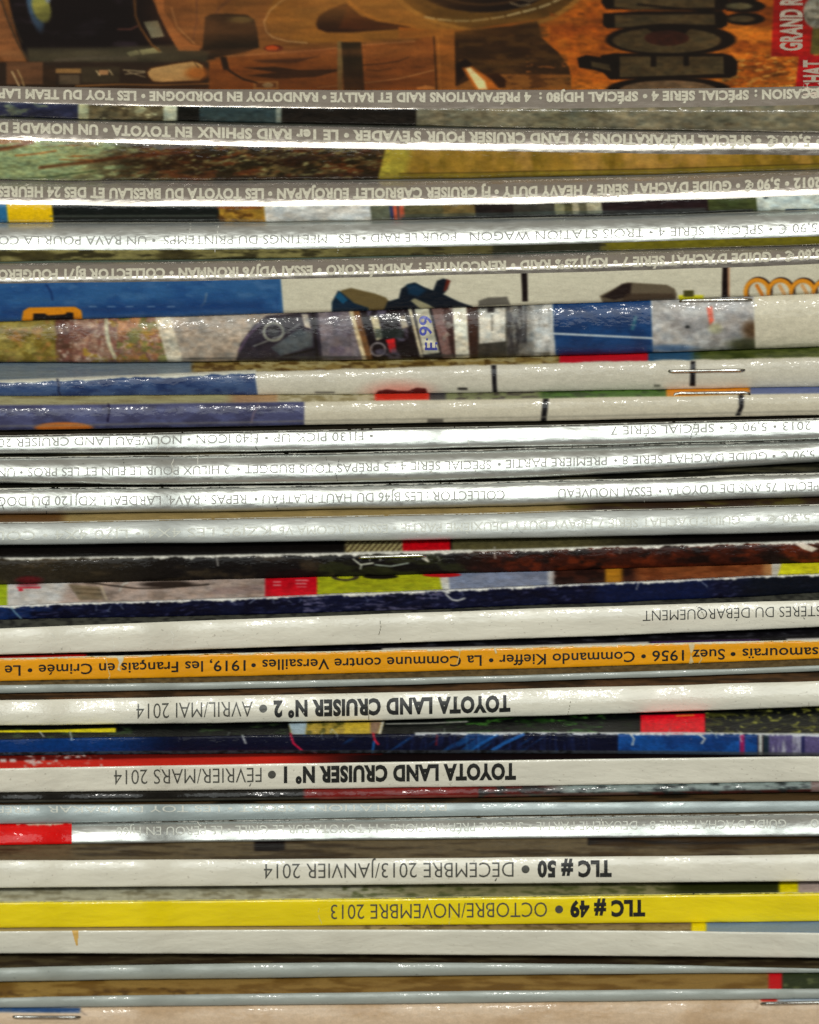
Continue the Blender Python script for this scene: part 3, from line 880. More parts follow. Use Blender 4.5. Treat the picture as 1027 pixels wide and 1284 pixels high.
def back5(P):
    spring_ad(P, 350, 0, ())
    blue = P.X < 350
    P.blotch((24, 62, 116), 28, 14, 3, 0.4, 0.66, 0.55, blue); P.blotch((70, 108, 150), 22, 10, 4, 0.55, 0.68, 0.6, blue)
    P.line([(58, 357), (64, 366), (66, 376)], 2.2, (16, 40, 86), 0.9); P.line([(252, 385), (257, 378), (259, 368)], 2, (120, 130, 140), 0.7); P.box(0, 330, 4, 18, (18, 46, 96), soft=7, ref='B', k=.6)
    for a in (112, 135, 158, 185, 210):
        P.line([(a, 384.5), (a + 9, 384.3)], 1, (150, 170, 190), 0.7)
    P.poly([(26, 410), (29, 390), (36, 385.5), (94, 384.5), (102, 389), (105, 410)], (214, 132, 22), soft=0.8); P.poly([(41, 410), (42, 393), (56, 393), (60, 395.5), (82, 394), (84, 391.5), (92, 392), (93, 410)], (20, 16, 18), soft=0.8)
    P.poly([(417, 392), (423, 369), (428, 364), (440, 361), (470, 368), (484, 373), (492, 383), (492, 392)], (100, 84, 50), soft=1.4)
    P.poly([(416, 379), (424, 364), (430, 368), (444, 380), (462, 386), (462, 396), (416, 396)], (14, 34, 52), soft=1.2); P.poly([(420, 372), (426, 366), (436, 376), (430, 381)], (22, 78, 110), soft=1)
    P.poly([(480, 392), (486, 378), (500, 374), (503, 362), (512, 356), (520, 354), (532, 360), (543, 364), (548, 352), (556, 349), (564, 352), (562, 362), (556, 369), (575, 378), (592, 384), (592, 396), (480, 396)], (14, 22, 32), soft=1.3)
    P.poly([(560, 350), (565, 352), (560, 364), (556, 366)], (96, 34, 24), soft=1); P.poly([(510, 357), (522, 356), (534, 364), (524, 372), (512, 368)], (16, 44, 66), soft=2.5)
    P.poly([(515, 377), (520, 374), (538, 382), (548, 388), (528, 388)], (150, 144, 112), soft=1.2)
    P.poly([(653.5, 342), (661, 341), (662, 378), (655, 378)], (22, 14, 14), soft=0.8); P.poly([(906, 334), (912.5, 334), (913, 374), (905, 374)], (22, 12, 12), soft=0.8); P.bar(913, 914.5, (150, 84, 44), 0.6)
    P.poly([(752, 371), (762, 366), (775, 359), (786, 354), (836, 357), (846, 362), (849, 370), (844, 380), (756, 380)], (96, 84, 66), soft=1.5); P.poly([(755, 372), (772, 362), (780, 356), (792, 355), (790, 372), (770, 376)], (34, 24, 22), soft=1.8)
    P.poly([(786, 368), (844, 368), (848, 374), (780, 378)], (60, 46, 34), soft=2, k=0.8); P.poly([(600, 377), (612, 373), (636, 372), (640, 382), (600, 384)], (70, 66, 60), soft=1.5, k=.8)
    P.box(851, 882, 370, 380, (222, 216, 30), soft=1.2); P.box(857, 870, 364, 372, (70, 66, 30), soft=1.2)
    for i, cx in enumerate((951, 979.5, 1008, 1036)):
        P.ring(cx, 366 + i * 0.5, 15, 16, 2.9, (44, 30, 26)); P.ring(cx - 1.4, 366.5 + i * 0.5, 14.5, 15.5, 2.5, (222, 142, 34)); P.line([(cx - 2, 358), (cx + 6, 372)], 4.5, (206, 112, 22), 0.9 if i == 0 else 0.5)
    P.grain(0.05, 6, 4, 5)


m.sheet_print(back5, lambda x: m.ytp(x) + np.interp(x, [0, 510, 1000], [25.5, 24, 26]), lambda x: m.ybp(x) - .3, mat='print_fold')
m.text([("5,60 € • GUIDE D'ACHAT SÉRIE 7 •", 1030, 769), ('KDJ125% RAID • RENCONTRE :', 762, 525), ('ANDRÉ KORO • ESSAI VDJ76', 518, 304), ('IRONMAN • COLLECTOR BJ71 FOUGERO', 299, -3)], 9, 20, PALE, 0.05)

# 6 ----
m = Mag('thick stapled magazine with black car parts and number plate wrapped round its fold', (402, 387.5, 371.5), (454, 450, 437.5),
        [(0, 85), (.07, 44), (.16, 32), (.3, 20), (.6, 6), (.86, -12), (1, -50)], 'grey', 'grey')


def wrap6(P):
    X, Y = P.X, P.Y
    P.fill((150, 132, 62))
    P.blotch((104, 84, 24), 18, 14, 1, 0.45, 0.6, 0.8); P.blotch((172, 120, 66), 12, 9, 2, 0.55, 0.65, 0.7)
    P.mask(sstep(66, 72, X - .1 * P.D), (92, 60, 44)); P.mask(sstep(84, 92, X - .1 * P.D), (150, 116, 96))
    P.blotch((112, 70, 58), 7, 7, 3, 0.45, 0.55, 0.8, X > 70); P.blotch((150, 122, 36), 10, 9, 4, 0.56, 0.64, 0.8, (X > 90)); P.blotch((190, 170, 150), 5, 5, 40, 0.6, 0.66, 0.7, (X > 72))
    P.line([(133, 400), (134, 418), (138, 435), (144, 448)], 4.5, (196, 190, 156), 0.95, 1.2); P.blotch((176, 120, 74), 10, 8, 5, 0.48, 0.58, 0.8, (X > 146)); P.blotch((108, 112, 60), 12, 8, 6, 0.52, 0.6, 0.8, X > 146)
    P.mask(sstep(193, 196, X - .28 * P.D), (208, 194, 168)); P.mask(sstep(211, 215, X - .3 * P.D), (160, 146, 130))
    P.poly([(296, 452), (302, 430), (318, 408), (334, 396), (398, 390), (440, 388), (440, 452)], (44, 38, 46), soft=1.5)
    P.line([(300, 440), (310, 422), (326, 406)], 3, (90, 72, 92), 0.8, 1.5); P.ring(343, 416, 12, 11, 1.6, (130, 130, 118)); P.ell(343, 416, 7, 7, (58, 58, 60), soft=.3)
    P.poly([(340, 436), (375, 412), (392, 418), (392, 434), (352, 446)], (78, 82, 84), soft=2); P.line([(318, 434), (350, 422), (376, 406)], 1.8, (128, 130, 124), 0.8); P.line([(352, 448), (394, 438)], 2.4, (20, 14, 16), 0.9)
    P.poly([(378, 394), (386, 394), (390, 412), (382, 410)], (176, 166, 150), soft=1); P.line([(392, 390), (398, 448)], 4, (26, 20, 22), 0.9)
    P.mask(sstep(397, 400, X - .1 * P.D), (112, 102, 106)); P.blotch((84, 74, 90), 14, 20, 7, 0.45, 0.6, 0.7, (X > 400) * (X < 440))
    P.mask(sstep(436, 439, X - .28 * P.D), (208, 190, 150)); P.mask(sstep(441.5, 444, X - .28 * P.D), (112, 76, 44)); P.mask(sstep(449, 452, X - .28 * P.D), (24, 16, 18))
    P.poly([(464, 397), (474, 396), (480, 424), (472, 427)], (196, 184, 146), soft=1); P.poly([(484, 426), (495, 424), (497, 442), (489, 442)], (196, 32, 34), soft=1); P.ring(474, 438, 9, 8, 1.2, (120, 110, 108))
    P.blotch((86, 80, 96), 12, 9, 9, 0.5, 0.6, 0.8, (X > 460) * (X < 512)); P.poly([(500, 397), (508, 396), (512, 410), (504, 412)], (160, 150, 130), soft=1); P.box(470, 506, 412, 424, (30, 40, 36), soft=2, k=.7)
    P.poly([(509, 384), (540, 383), (555, 448), (528, 450)], (26, 20, 24), soft=0.8); P.poly([(511, 384), (515, 384), (531, 448), (527, 448)], (196, 184, 152), soft=0.8); P.poly([(519, 384), (537, 384), (551, 442), (531, 445)], (196, 190, 166), soft=0.8)
    P.mask(sstep(540, 542, X - .22 * P.D), (120, 90, 84)); P.mask(sstep(553, 556, X - .2 * P.D), (58, 36, 32)); P.blotch((140, 130, 120), 7, 6, 41, 0.58, 0.64, 0.8, (X > 556) * (X < 570))
    P.mask(sstep(566.5, 568.5, X - .06 * P.D), (214, 210, 190)); P.mask(sstep(584, 586, X - .06 * P.D), (54, 34, 26)); P.mask(sstep(597, 601, X), (60, 56, 48))
    P.poly([(600, 388), (634, 386), (634, 428), (601, 431)], (196, 192, 178), soft=1); P.box(611, 620, 376, 392, (36, 32, 30), soft=1.5); P.line([(617, 396), (617, 414)], 3, (110, 106, 96), 0.7)
    P.mask(sstep(634, 638, X), (120, 116, 108)); P.blotch((52, 48, 48), 7, 20, 11, 0.46, 0.56, 0.9, (X > 636) * (X < 660)); P.mask(sstep(660, 676, X), (190, 190, 184)); P.blotch((130, 130, 126), 6, 30, 12, 0.5, 0.6, 0.6, (X > 655) * (X < 692))
    P.mask(sstep(692, 694, X - .06 * P.D), (24, 62, 110)); P.blotch((20, 44, 84), 30, 16, 13, 0.45, 0.6, 0.7, (X > 694) * (X < 816)); P.line([(793, 412), (797, 398)], 4, (70, 130, 130), 0.6, 2)
    P.line([(690, 418), (818, 424)], 2.4, (198, 204, 204), 0.95); P.mask(sstep(815, 817, X - .04 * P.D), (178, 176, 172))
    P.blotch((140, 136, 134), 16, 12, 14, 0.46, 0.6, 0.7, (X > 818) * (X < 945)); P.poly([(886, 386), (893, 384), (895, 402), (890, 408)], (214, 96, 70), soft=1.5); P.ell(897, 412, 8, 6, (196, 190, 140), soft=.6, k=.7)
    P.ell(943, 414, 12, 12, (92, 66, 40), soft=.6, k=.9); P.ell(935, 432, 22, 8, (60, 60, 36), soft=.5, k=.9); P.ell(862, 410, 3, 2, (50, 50, 50)); P.ell(840, 436, 30, 4, (60, 96, 140), soft=.6, k=.7)
    P.mask(sstep(944, 946, X - .03 * P.D), (204, 196, 172))
    P.photo(61, .24, 6, 4, X < 690); P.photo(62, .2, 9, 6, (X > 818) * (X < 945)); P.blotch((60, 60, 58), 60, 4, 17, 0.4, 0.7, 0.8, (P.B < 5) * (X < 690))  # last blotch paints a dim grey reflection along the bottom edge
    P.grain(0.08, 5, 4, 20)


m.whole(wrap6)
m.text_up('E · 99', 446, 394, 533, 545, 'ink_blue', 0.03) if False else None
gl = m.text_up('99', 421, 396, 541, 526, 'ink_blue', 0.02)
gl = m.text_up('E', 439, 429, 548, 533, 'ink_blue', 0.02); gl = m.text_up('·', 427, 424, 541, 530, 'ink_blue', 0.02)
m.staple(852, 378, 943, 376.5)

# 7 ----
m = Mag('stapled white magazine with a torn blue end and a red blot', (476, 461, 450), (496.5, 493, 486),
        [(0, 84), (.1, 44), (.3, 22), (.7, 2), (.88, -10), (1, -40)], 'white', 'grey', gap=2)


def wrap7(P):
    X, Y = P.X, P.Y
    P.fill((112, 124, 132))
    P.blotch((86, 104, 124), 60, 5, 1, .45, .6, .6); P.mask(sstep(236, 246, X), (146, 122, 66)); P.blotch((84, 60, 26), 9, 4, 2, .48, .56, .9, X > 240); P.blotch((186, 172, 120), 16, 4, 3, .5, .6, .8, X > 300)
    P.mask(sstep(700, 703, X), (208, 26, 38)); P.mask(sstep(811, 814, X), (44, 84, 116)); P.mask(sstep(860, 885, X), (84, 92, 40)); P.blotch((50, 60, 20), 14, 3, 4, .5, .6, .8, X > 870)
    f = sstep(-1.2, 0.2, P.D - 2.5 * (fbm(X / 16, X * 0, 3) - 0.5))
    P.mask(f, (196, 190, 172)); P.mask(f * (1 - sstep(318, 320, X - .15 * P.D)), (54, 74, 112))
    P.blotch((24, 40, 80), 26, 10, 5, .45, .6, .8, (X < 320) * (P.D > 0)); P.blotch((70, 90, 124), 20, 8, 55, .55, .66, .6, (X < 320) * (P.D > 0))
    e = 3.6 * (fbm(X / 14, X * 0, 9) * 1.7 - .35)
    P.mask((1 - sstep(e - .7, e + .7, P.D)) * sstep(-3.5, -1.5, P.D) * (X < 322), (208, 206, 190))
    P.line([(72, 476), (74, 484), (73, 490), (76, 496)], 2.2, (16, 22, 50), .9)
    P.poly([(616, 458), (622, 458), (623.5, 494), (618, 494)], (20, 18, 22), soft=.8); P.poly([(866, 453), (872, 453), (872, 484), (865, 484)], (20, 18, 20), soft=.8)
    P.ell(500, 494, 38, 14, (206, 120, 100), soft=.7, k=.6); P.poly([(470, 496), (474, 490), (485, 488), (500, 490), (512, 490), (522, 486), (534, 487), (537, 496)], (70, 20, 18), soft=1); P.box(574, 586, 486, 489, (40, 36, 34), soft=1); P.box(395, 420, 491, 493, (50, 44, 40), soft=1, k=.7)
    P.box(820, 828, 482, 485, (60, 60, 50), soft=1, k=.7); P.grain(0.05, 5, 4, 7)


m.whole(wrap7)
m.staple(838, 465.5, 934, 464)

# 8 ----
m = Mag('stapled white magazine with a violet-blue end under a thin orange cover edge', (507.5, 502, 494.5), (538, 530.5, 522),
        [(0, 84), (.1, 46), (.3, 24), (.7, 2), (.86, -12), (.95, -30), (1, -60)], 'white', 'grey', gap=0.5)


def wrap8(P):
    X, Y = P.X, P.Y
    P.fill((176, 168, 120)); P.blotch((140, 124, 80), 40, 3, 1, .45, .6, .7); P.mask(sstep(278, 300, X) * (1 - sstep(340, 380, X)), (176, 110, 76), .5); P.mask(sstep(345, 352, X), (190, 180, 146)); P.blotch((120, 104, 60), 12, 3, 2, .5, .6, .7, X > 350)
    P.mask(sstep(468, 472, X), (220, 52, 34)); P.mask(sstep(537, 540, X), (50, 48, 52)); P.mask(sstep(556, 562, X), (120, 124, 84)); P.blotch((60, 50, 50), 9, 3, 5, .5, .58, .8, (X > 560) * (X < 680)); P.mask(sstep(672, 684, X), (70, 106, 34)); P.blotch((40, 56, 24), 10, 3, 6, .5, .6, .8, (X > 680) * (X < 835))
    P.mask(sstep(834, 837, X), (226, 136, 18)); P.mask(sstep(938, 942, X), (96, 108, 152))
    f = sstep(-.8, .8, P.D)
    P.mask(f, (198, 190, 168)); P.mask(f * (1 - sstep(380.5, 382.5, X)), (72, 74, 106)); P.blotch((54, 54, 80), 24, 10, 8, .45, .6, .8, (X < 381) * (P.D > 1)); P.blotch((84, 90, 130), 20, 8, 9, .56, .66, .6, (X < 381) * (P.D > 1))
    P.line([(136, 507), (137, 516), (135, 528)], 2.4, (18, 12, 40), .95); P.ell(80, 536, 36, 6.5, (196, 108, 40), soft=.15); P.line([(315, 530), (318, 518), (324, 508)], 2.5, (150, 126, 130), .5)
    P.poly([(681, 500), (688, 500), (685, 528), (678, 528)], (20, 18, 20), soft=.8); P.poly([(926, 495), (932.5, 495), (932.5, 510), (928, 521), (922, 521), (927, 510)], (20, 18, 20), soft=.8)
    P.box(-60, 1100, 4, 6, (130, 126, 112), soft=.8, ref='B', k=.5); P.box(536, 556, 525, 531, (50, 44, 40), k=.6); P.grain(0.05, 5, 4, 11)


m.whole(wrap8)
m.staple(845, 495.5, 941, 494.5)

# 9-12 ---- four silver spines
def dark_strip(P, seed, a=(24, 24, 18), b=(92, 84, 60), x0=300, thr=.5):  # near-black fill paints in the shade of the gap; brown blotches are cover
    P.fill(a); P.blotch(b, 90, 3, seed, thr, thr + .1, .9); P.grain(.3, 14, 2, seed + 1)


m = Mag('bright silver spine directly under the violet-blue and white stapled magazine', (546, 538, 527.5), (568.5, 563, 552.5), SILV_TOP, 'silver', 'grey', gap=3.5)
m.strip(lambda P: P.fill((40, 36, 28)).grain(.3, 20, 2, 3))  # dark fill paints in the gap's shade above this spine
m.text([('2013 • 5,90 € • SPÉCIAL SÉRIE 7', 1017, 766), ('• FJ130 PICK-UP •', 468, 332), ('FJ40 ICON • NOUVEAU LAND CRUISER 20', 324, -2)], 2.4, 13, 'ink_silver', 0.0)
m.wear(51, 5, 1.0, .66)
m.wear(52, 3, 0, col=(40, 40, 34))
m = Mag('silver spine whose faded lettering ends in FUN ET LES PROS', (574, 567, 554.5), (607, 603, 584.5), SILV_MID, 'silver', 'grey', gap=2.2, wob=.9)
m.strip(lambda P: dark_strip(P, 5))
m.text([("5,90 € • GUIDE D'ACHAT SÉRIE 8 •", 1022, 770), ('PREMIÈRE PARTIE •', 761, 624), ('SPÉCIAL SÉRIE 4 : 5 PRÉPAS TOUS BUDGET •', 616, 297), ('2 HILUX POUR LE FUN ET LES PROS • UN', 288, -3)], 12.5, 23, 'ink_silver', 0.0)
m.wear(53, 6, 1.6, .64)
m.wear(54, 3, 0, col=(40, 40, 34))
m = Mag('creased silver spine with lettering that begins 75 ANS', (613, 607.5, 596.5), (643.5, 636.5, 625.5), [(0, 86), (.1, 64), (.2, 44), (.3, 36), (.6, 27), (.8, 8), (.93, -25), (1, -65)], 'silver', 'grey', gap=3.5, wob=.9)
m.strip(lambda P: dark_strip(P, 9, b=(70, 66, 48)))
m.text([('SPÉCIAL 75 ANS DE TOYOTA •', 1034, 826), ('ESSAI NOUVEAU', 817, 700), ('COLLECTOR : LES BJ46 DU HAUT-PLATEAU •', 633, 319), ('REPAS : RAV4, LARDEAU, KDJ120 DU DOC', 309, -3)], 9.5, 21, 'ink_silver', 0.0)
m.wear(55, 9, 2.4, .60)
m.wear(56, 4, 0, col=(44, 42, 36))
m = Mag('matt silver spine with pale lettering, lowest of the four silver spines together', (655, 646.5, 636), (682.5, 677, 668.5), [(0, 80), (.1, 52), (.3, 40), (.5, 32), (.7, 16), (.88, -8), (1, -65)], 'silver_soft', 'grey', gap=2.2)


def strip12(P):
    P.fill((150, 128, 80)); P.mask(1 - sstep(70, 90, P.X), (96, 66, 34)); P.mask(sstep(690, 760, P.X), (52, 36, 24)); P.blotch((84, 76, 30), 30, 4, 3, .5, .6, .8, P.X > 700)
    P.box(-60, 1100, -9, -2.4, (40, 34, 24), ref='D', soft=.6, k=0); P.grain(.15, 14, 3, 4)


m.strip(strip12)
m.text([('5,90 € •', 1016, 948), ("GUIDE D'ACHAT SÉRIE 7", 928, 750), ('HEAVY DUTY DEUXIÈME PARTIE • ESSAI TACOMA V6', 743, 350), ('KZJ95 LES 4X4 • LJ70 4X4 • COL', 340, -5)], 10, 21, 'ink_faint', 0.0)

m.wear(57, 5, 1.0, .66)
# 13 ---- worn black spine
m = Mag('worn black and red-brown stapled magazine with ragged white edge', (699.5, 692.5, 681), (731, 720.5, 707.5), [(0, 84), (.08, 40), (.2, 20), (.8, 2), (.93, -16), (1, -50)], 'dark', 'dark', gap=6)


def wrap13(P):
    X, Y = P.X, P.Y
    P.fill((18, 15, 14)); P.mask(sstep(430, 436, X) * (1 - sstep(505, 507, X)) * (P.D < 0), (170, 160, 110)); P.mask((np.sin(X * .9 + P.D * .8) > 0) * (X > 432) * (X < 506) * (P.D < 0), (60, 44, 26), .8)
    P.mask(sstep(504, 506, X) * (1 - sstep(563, 566, X)) * (P.D < 0), (190, 10, 22)); P.mask(sstep(565, 568, X) * (1 - sstep(700, 860, X)) * (P.D < 0), (84, 78, 48))
    P.box(560, 700, -6, 0, (70, 64, 44), ref='D', k=.0)
    f = sstep(-.6, .6, P.D)
    P.mask(f * (1 - sstep(60, 260, X)), (40, 34, 24)); P.mask(f * sstep(560, 640, X), (52, 20, 11)); P.blotch((92, 34, 14), 16, 8, 3, .5, .62, .8, f * sstep(560, 660, X)); P.blotch((20, 12, 10), 22, 9, 4, .5, .6, .9, f * sstep(560, 660, X))
    P.blotch((70, 58, 40), 30, 10, 5, .52, .68, .6, f * (X < 420)); P.blotch((44, 46, 24), 30, 8, 6, .5, .6, .7, f * (X > 400) * (X < 600)); P.ell(37, 727, 16, 4.5, (86, 16, 22), soft=.4, k=.8)
    P.chips(4.2, 4, d0=.2, x1=440, thr=.62); P.chips(4.0, 5, d0=.2, x0=560, thr=.55); P.chips(5.0, 6, d0=-.5, x0=440, x1=590)
    e = sstep(1.2, .2, np.abs(P.D + .3 - 1.4 * (fbm(X / 12, X * 0, 8) - .5)))
    P.mask(e * sstep(.3, .42, fbm(X / 26, X * 0, 22)), (206, 204, 194), .9)
    P.box(448, 540, 2, 5, (60, 62, 40), ref='D', k=.5)
    P.poly([(996, 682), (1006, 680), (1016, 684), (1026, 688), (1018, 692), (1008, 689)], (196, 184, 170), soft=1); P.cracks(3, 5, 120, 900, 0, 12); P.line([(272, 698), (273, 709)], 1.2, (206, 204, 196)); P.line([(620, 686), (621, 700)], 1.4, (206, 200, 190))
    P.line([(443, 701), (452, 708), (468, 706)], 1.8, (190, 190, 176)); P.line([(452, 713), (453, 709)], 2, (190, 190, 176)); P.line([(532, 697), (537, 704), (530, 700)], 2.4, (196, 190, 176)); P.line([(470, 708), (490, 710), (512, 706)], 1.3, (170, 180, 170))
    P.grain(.25, 3, 2.5, 9)


m.whole(wrap13, mat='print_worn')
m.staple(450, 699, 535, 696.5)

# 14 ---- worn navy spine
m = Mag('worn navy spine under a strip of lime green, red and white cover', (757.5, 742, 723), (775.5, 764.5, 747), WHITE, 'navy', 'white2', gap=0.4, wob=.9)


def strip14(P):
    X, Y = P.X, P.Y
    P.fill((158, 176, 30)); P.mask(sstep(8, 10, X), (206, 202, 196)); P.mask(sstep(76, 92, X + (P.D + 20) * .5), (176, 156, 144)); P.blotch((120, 104, 92), 22, 6, 3, .5, .6, .7, (X > 90) * (X < 333))
    P.poly([(86, 733), (125, 736), (130, 752), (100, 753)], (132, 116, 92), soft=1); P.line([(95, 738), (126, 740)], 1, (70, 56, 40), .8); P.line([(97, 744), (128, 745)], 1, (70, 56, 40), .8); P.line([(127, 735), (134, 753)], 2.5, (186, 168, 140)); P.ell(210, 733, 34, 4, (34, 26, 22), soft=.3, k=.9); P.line([(150, 741), (154, 733), (160, 731)], 1.5, (200, 200, 190))
    P.line([(100, 729), (136, 734), (170, 738), (200, 738), (262, 733)], 1.6, (40, 32, 26)); P.poly([(268, 738), (330, 733), (330, 744), (262, 746)], (150, 128, 120), soft=2)
    P.mask(sstep(331, 334, X), (208, 16, 32)); P.mask(sstep(396.5, 398.5, X), (164, 168, 26)); P.mask(sstep(553, 556, X - .2 * P.D), (202, 200, 190)); P.mask(sstep(562, 566, X - .1 * P.D), (126, 134, 156)); P.mask(sstep(684, 690, X), (200, 200, 200)); P.mask(sstep(690, 700, X), (58, 30, 22))
    P.blotch((30, 18, 16), 14, 6, 7, .48, .58, .8, (X > 695) * (X < 800)); P.mask(sstep(756, 762, X) * (1 - sstep(776, 784, X)), (176, 120, 30)); P.mask(sstep(790, 806, X), (132, 72, 38)); P.blotch((96, 46, 22), 20, 6, 8, .48, .6, .7, (X > 790) * (X < 955)); P.mask(sstep(952, 962, X), (176, 124, 76)); P.mask(sstep(966, 969, X), (206, 200, 184)); P.mask(sstep(974, 977, X + .3 * P.D), (218, 214, 34))
    P.ell(505 - 28, 723, 22, 3.4, (24, 20, 16)); P.ring(433, 723.5, 14, 4, 1.0, (60, 50, 40)); P.ell(554, 721, 24, 3, (186, 24, 28)); P.photo(35, .16, 7, 3)
    P.line([(22, 737), (50, 737)], 1.8, (206, 24, 42)); P.line([(24, 733), (46, 733)], 1.4, (180, 24, 42), .8); P.ell(26, 740, 3, 1.6, (206, 24, 42)); P.ell(36, 732, 16, 4, (110, 20, 30), soft=.4, k=.5)
    P.line([(343, 730), (352, 730)], 1.3, (226, 200, 196), .8); P.line([(343, 734), (352, 734)], 1.3, (226, 200, 196), .8); P.line([(371, 728), (386, 728)], 1.3, (226, 200, 196), .8); P.line([(371, 732), (384, 732)], 1.3, (226, 200, 196), .8); P.line([(372, 736), (384, 736)], 1, (226, 200, 196), .6)


m.strip(strip14, mat='print')


def face14(P):
    X = P.X
    P.fill((14, 17, 40)); P.mask(1 - sstep(0, 120, X), (18, 38, 82)); P.blotch((10, 10, 26), 26, 7, 3, .46, .58, .9); P.blotch((58, 60, 96), 9, 2.5, 4, .58, .66, .6, slant=-2); P.mask(sstep(740, 760, X) * (1 - sstep(880, 900, X)), (14, 24, 60), .7); P.mask(sstep(900, 960, X), (12, 16, 22), .8)
    P.chips(4.6, 11, d0=0, thr=.62); P.chips(7.0, 12, d0=0, x0=430, x1=575, thr=.8); e = sstep(1.2, .2, np.abs(P.D - .2 - 1.6 * (fbm(X / 10, X * 0, 18) - .5))); P.mask(e * sstep(.3, .4, fbm(X / 20, X * 0, 32)), (206, 204, 200), .9)
    P.cracks(12, 14, 0, 900, 0, 12, (120, 130, 150)); P.line([(14, 762), (20, 769), (27, 776)], 1.6, (140, 180, 190), .8); P.line([(557, 738), (560, 746), (567, 752), (574, 753), (583, 750)], 1.8, (206, 206, 200)); P.line([(556, 741), (563, 743)], 3, (200, 200, 196))
    P.line([(800, 724), (801, 730)], 2, (200, 200, 200)); P.line([(801, 730), (798, 739)], 1.2, (150, 150, 150)); P.blotch((96, 92, 120), 16, 2, 14, .58, .63, .8, (X < 560) * (X > 380)); P.grain(.25, 3, 2.5, 9)


m.face(face14, d0=-1.2, mat='print_worn')

# 15 ---- thick white spine
m = Mag('thick white spine ending in the thin word DÉBARQUEMENT', (785, 768.5, 754.5), (819, 806, 789.5), WHITE2, 'white', 'grey', gap=0.3)
m.strip(lambda P: P.fill((70, 70, 62)).blotch((34, 34, 32), 8, 3, 4, .5, .58, .8).grain(.2, 5, 2, 8))  # mottled grey paints in the navy spine's reflection on this glossy cover
m.text([('STÈRES DU DÉBARQUEMENT', 1030, 806)], 7, 20, 'ink_black', -0.012)
m.wear(61, 3, 0, col=(120, 116, 100))
m.wear(62, 5, 0, x0=60, x1=220, col=(226, 224, 212))
# 16 ---- orange
m = Mag('orange spine lettered with samouraïs, Suez, Commando and Versailles', (825, 815.5, 805), (852.5, 842.5, 829), WHITE, 'orange', 'dark', gap=5)


def strip16(P):
    X = P.X
    P.fill((16, 14, 18)); P.blotch((60, 60, 66), 20, 2, 4, .58, .64, .8)  # black fill paints in shade of the gap above the orange spine
    P.mask((1 - sstep(105, 112, X)) * sstep(-4.5, -3.5, P.D), (196, 24, 20)); P.mask(sstep(478, 480, X) * (1 - sstep(812, 816, X)) * sstep(-3.6, -2.8, P.D), (186, 180, 170))
    P.mask(sstep(815, 818, X) * (1 - sstep(952, 954, X)) * sstep(-3.6, -2.8, P.D), (60, 30, 80)); P.mask(sstep(985, 987, X) * sstep(-3.6, -2.8, P.D), (196, 190, 184))


m.strip(strip16)


def face16(P):
    P.fill((232, 158, 12)); P.a = P.a * 0
    X = P.X
    keep = P.a.copy()

    def mk(f):
        b_ = P.c.copy(); f(); ch = np.abs(P.c - b_).sum(-1) > 60; np.maximum(keep, ch.astype(float), out=keep)
    mk(lambda: P.chips(2.0, 3, (214, 208, 188), d0=0, thr=.52))
    mk(lambda: P.line([(133, 826), (135, 837), (138, 847), (136, 851)], 1.6, (206, 196, 170)))
    mk(lambda: P.poly([(145, 822), (156, 822), (155, 828), (150, 836), (152, 842), (147, 840), (149, 830)], (206, 200, 176), soft=1))
    mk(lambda: P.line([(577, 812), (576, 822), (573, 832)], 1.8, (206, 190, 150))); mk(lambda: P.line([(620, 812), (622, 818)], 3, (206, 196, 170)))
    mk(lambda: P.poly([(862, 804), (872, 804), (871, 812), (867, 820), (870, 830), (863, 834), (866, 820)], (206, 190, 150), soft=1)); mk(lambda: P.line([(876, 818), (880, 826), (876, 832)], 2, (206, 190, 150)))
    P.a = keep


m.face(face16, d0=-.8, sx=.9, sy=.7, off=6e-5, mat='print', name='scuff')
m.text([('samouraïs •', 1026, 916), ('Suez 1956 •', 909, 804), ('Commando Kieffer •', 796, 613), ('La Commune contre Versailles •', 604, 315), ('1919, les Français en Crimée • Le', 308, 6)], 8, 21, 'ink_black', 0.012)
# 17 ---- thin silver
m = Mag('very thin plain silver spine directly beneath the orange one', (858, 850, 837), (868, 858.5, 844.5), ROUND, 'silver_matt', 'brown', gap=0.3)
m.strip(lambda P: P.fill((96, 84, 58)).blotch((60, 52, 36), 6, 2, 4, .5, .6, .7).grain(.2, 4, 2, 8))  # grey-brown paints in the orange spine mirrored by the glossy cover
# 18 ---- white no. 2
m = Mag('white spine dated AVRIL/MAI 2014', (876.5, 867.5, 856), (909, 902, 888.5), [(0, 80), (.05, 48), (.15, 37), (.4, 29), (.6, 12), (.9, -8), (1, -60)], 'white', 'brown', gap=2)
m.strip(lambda P: P.fill((84, 60, 38)).blotch((40, 30, 20), 40, 3, 5, .5, .6, .8).grain(.2, 8, 2, 2))
m.text([('TOYOTA LAND CRUISER N° 2', 640, 343)], 8.5, 27, 'ink_black', 0.052)
m.text([('AVRIL/MAI 2014', 317, 171), ('•', 336, 324)], 7.5, 26.5, 'ink_grey', -0.008)

m.wear(63, 3, 0, col=(130, 124, 108))
m.wear(64, 3, 0, .66)
# 19 ---- dark magazine, foliage
m = Mag('black magazine with green foliage, a red tab and a blue edge', (926, 920.5, 921), (946.5, 944.5, 947), [(0, 82), (.05, 36), (.14, 18), (.8, 2), (.92, -20), (1, -55)], 'dark', 'dark', gap=3.5, wob=.4)


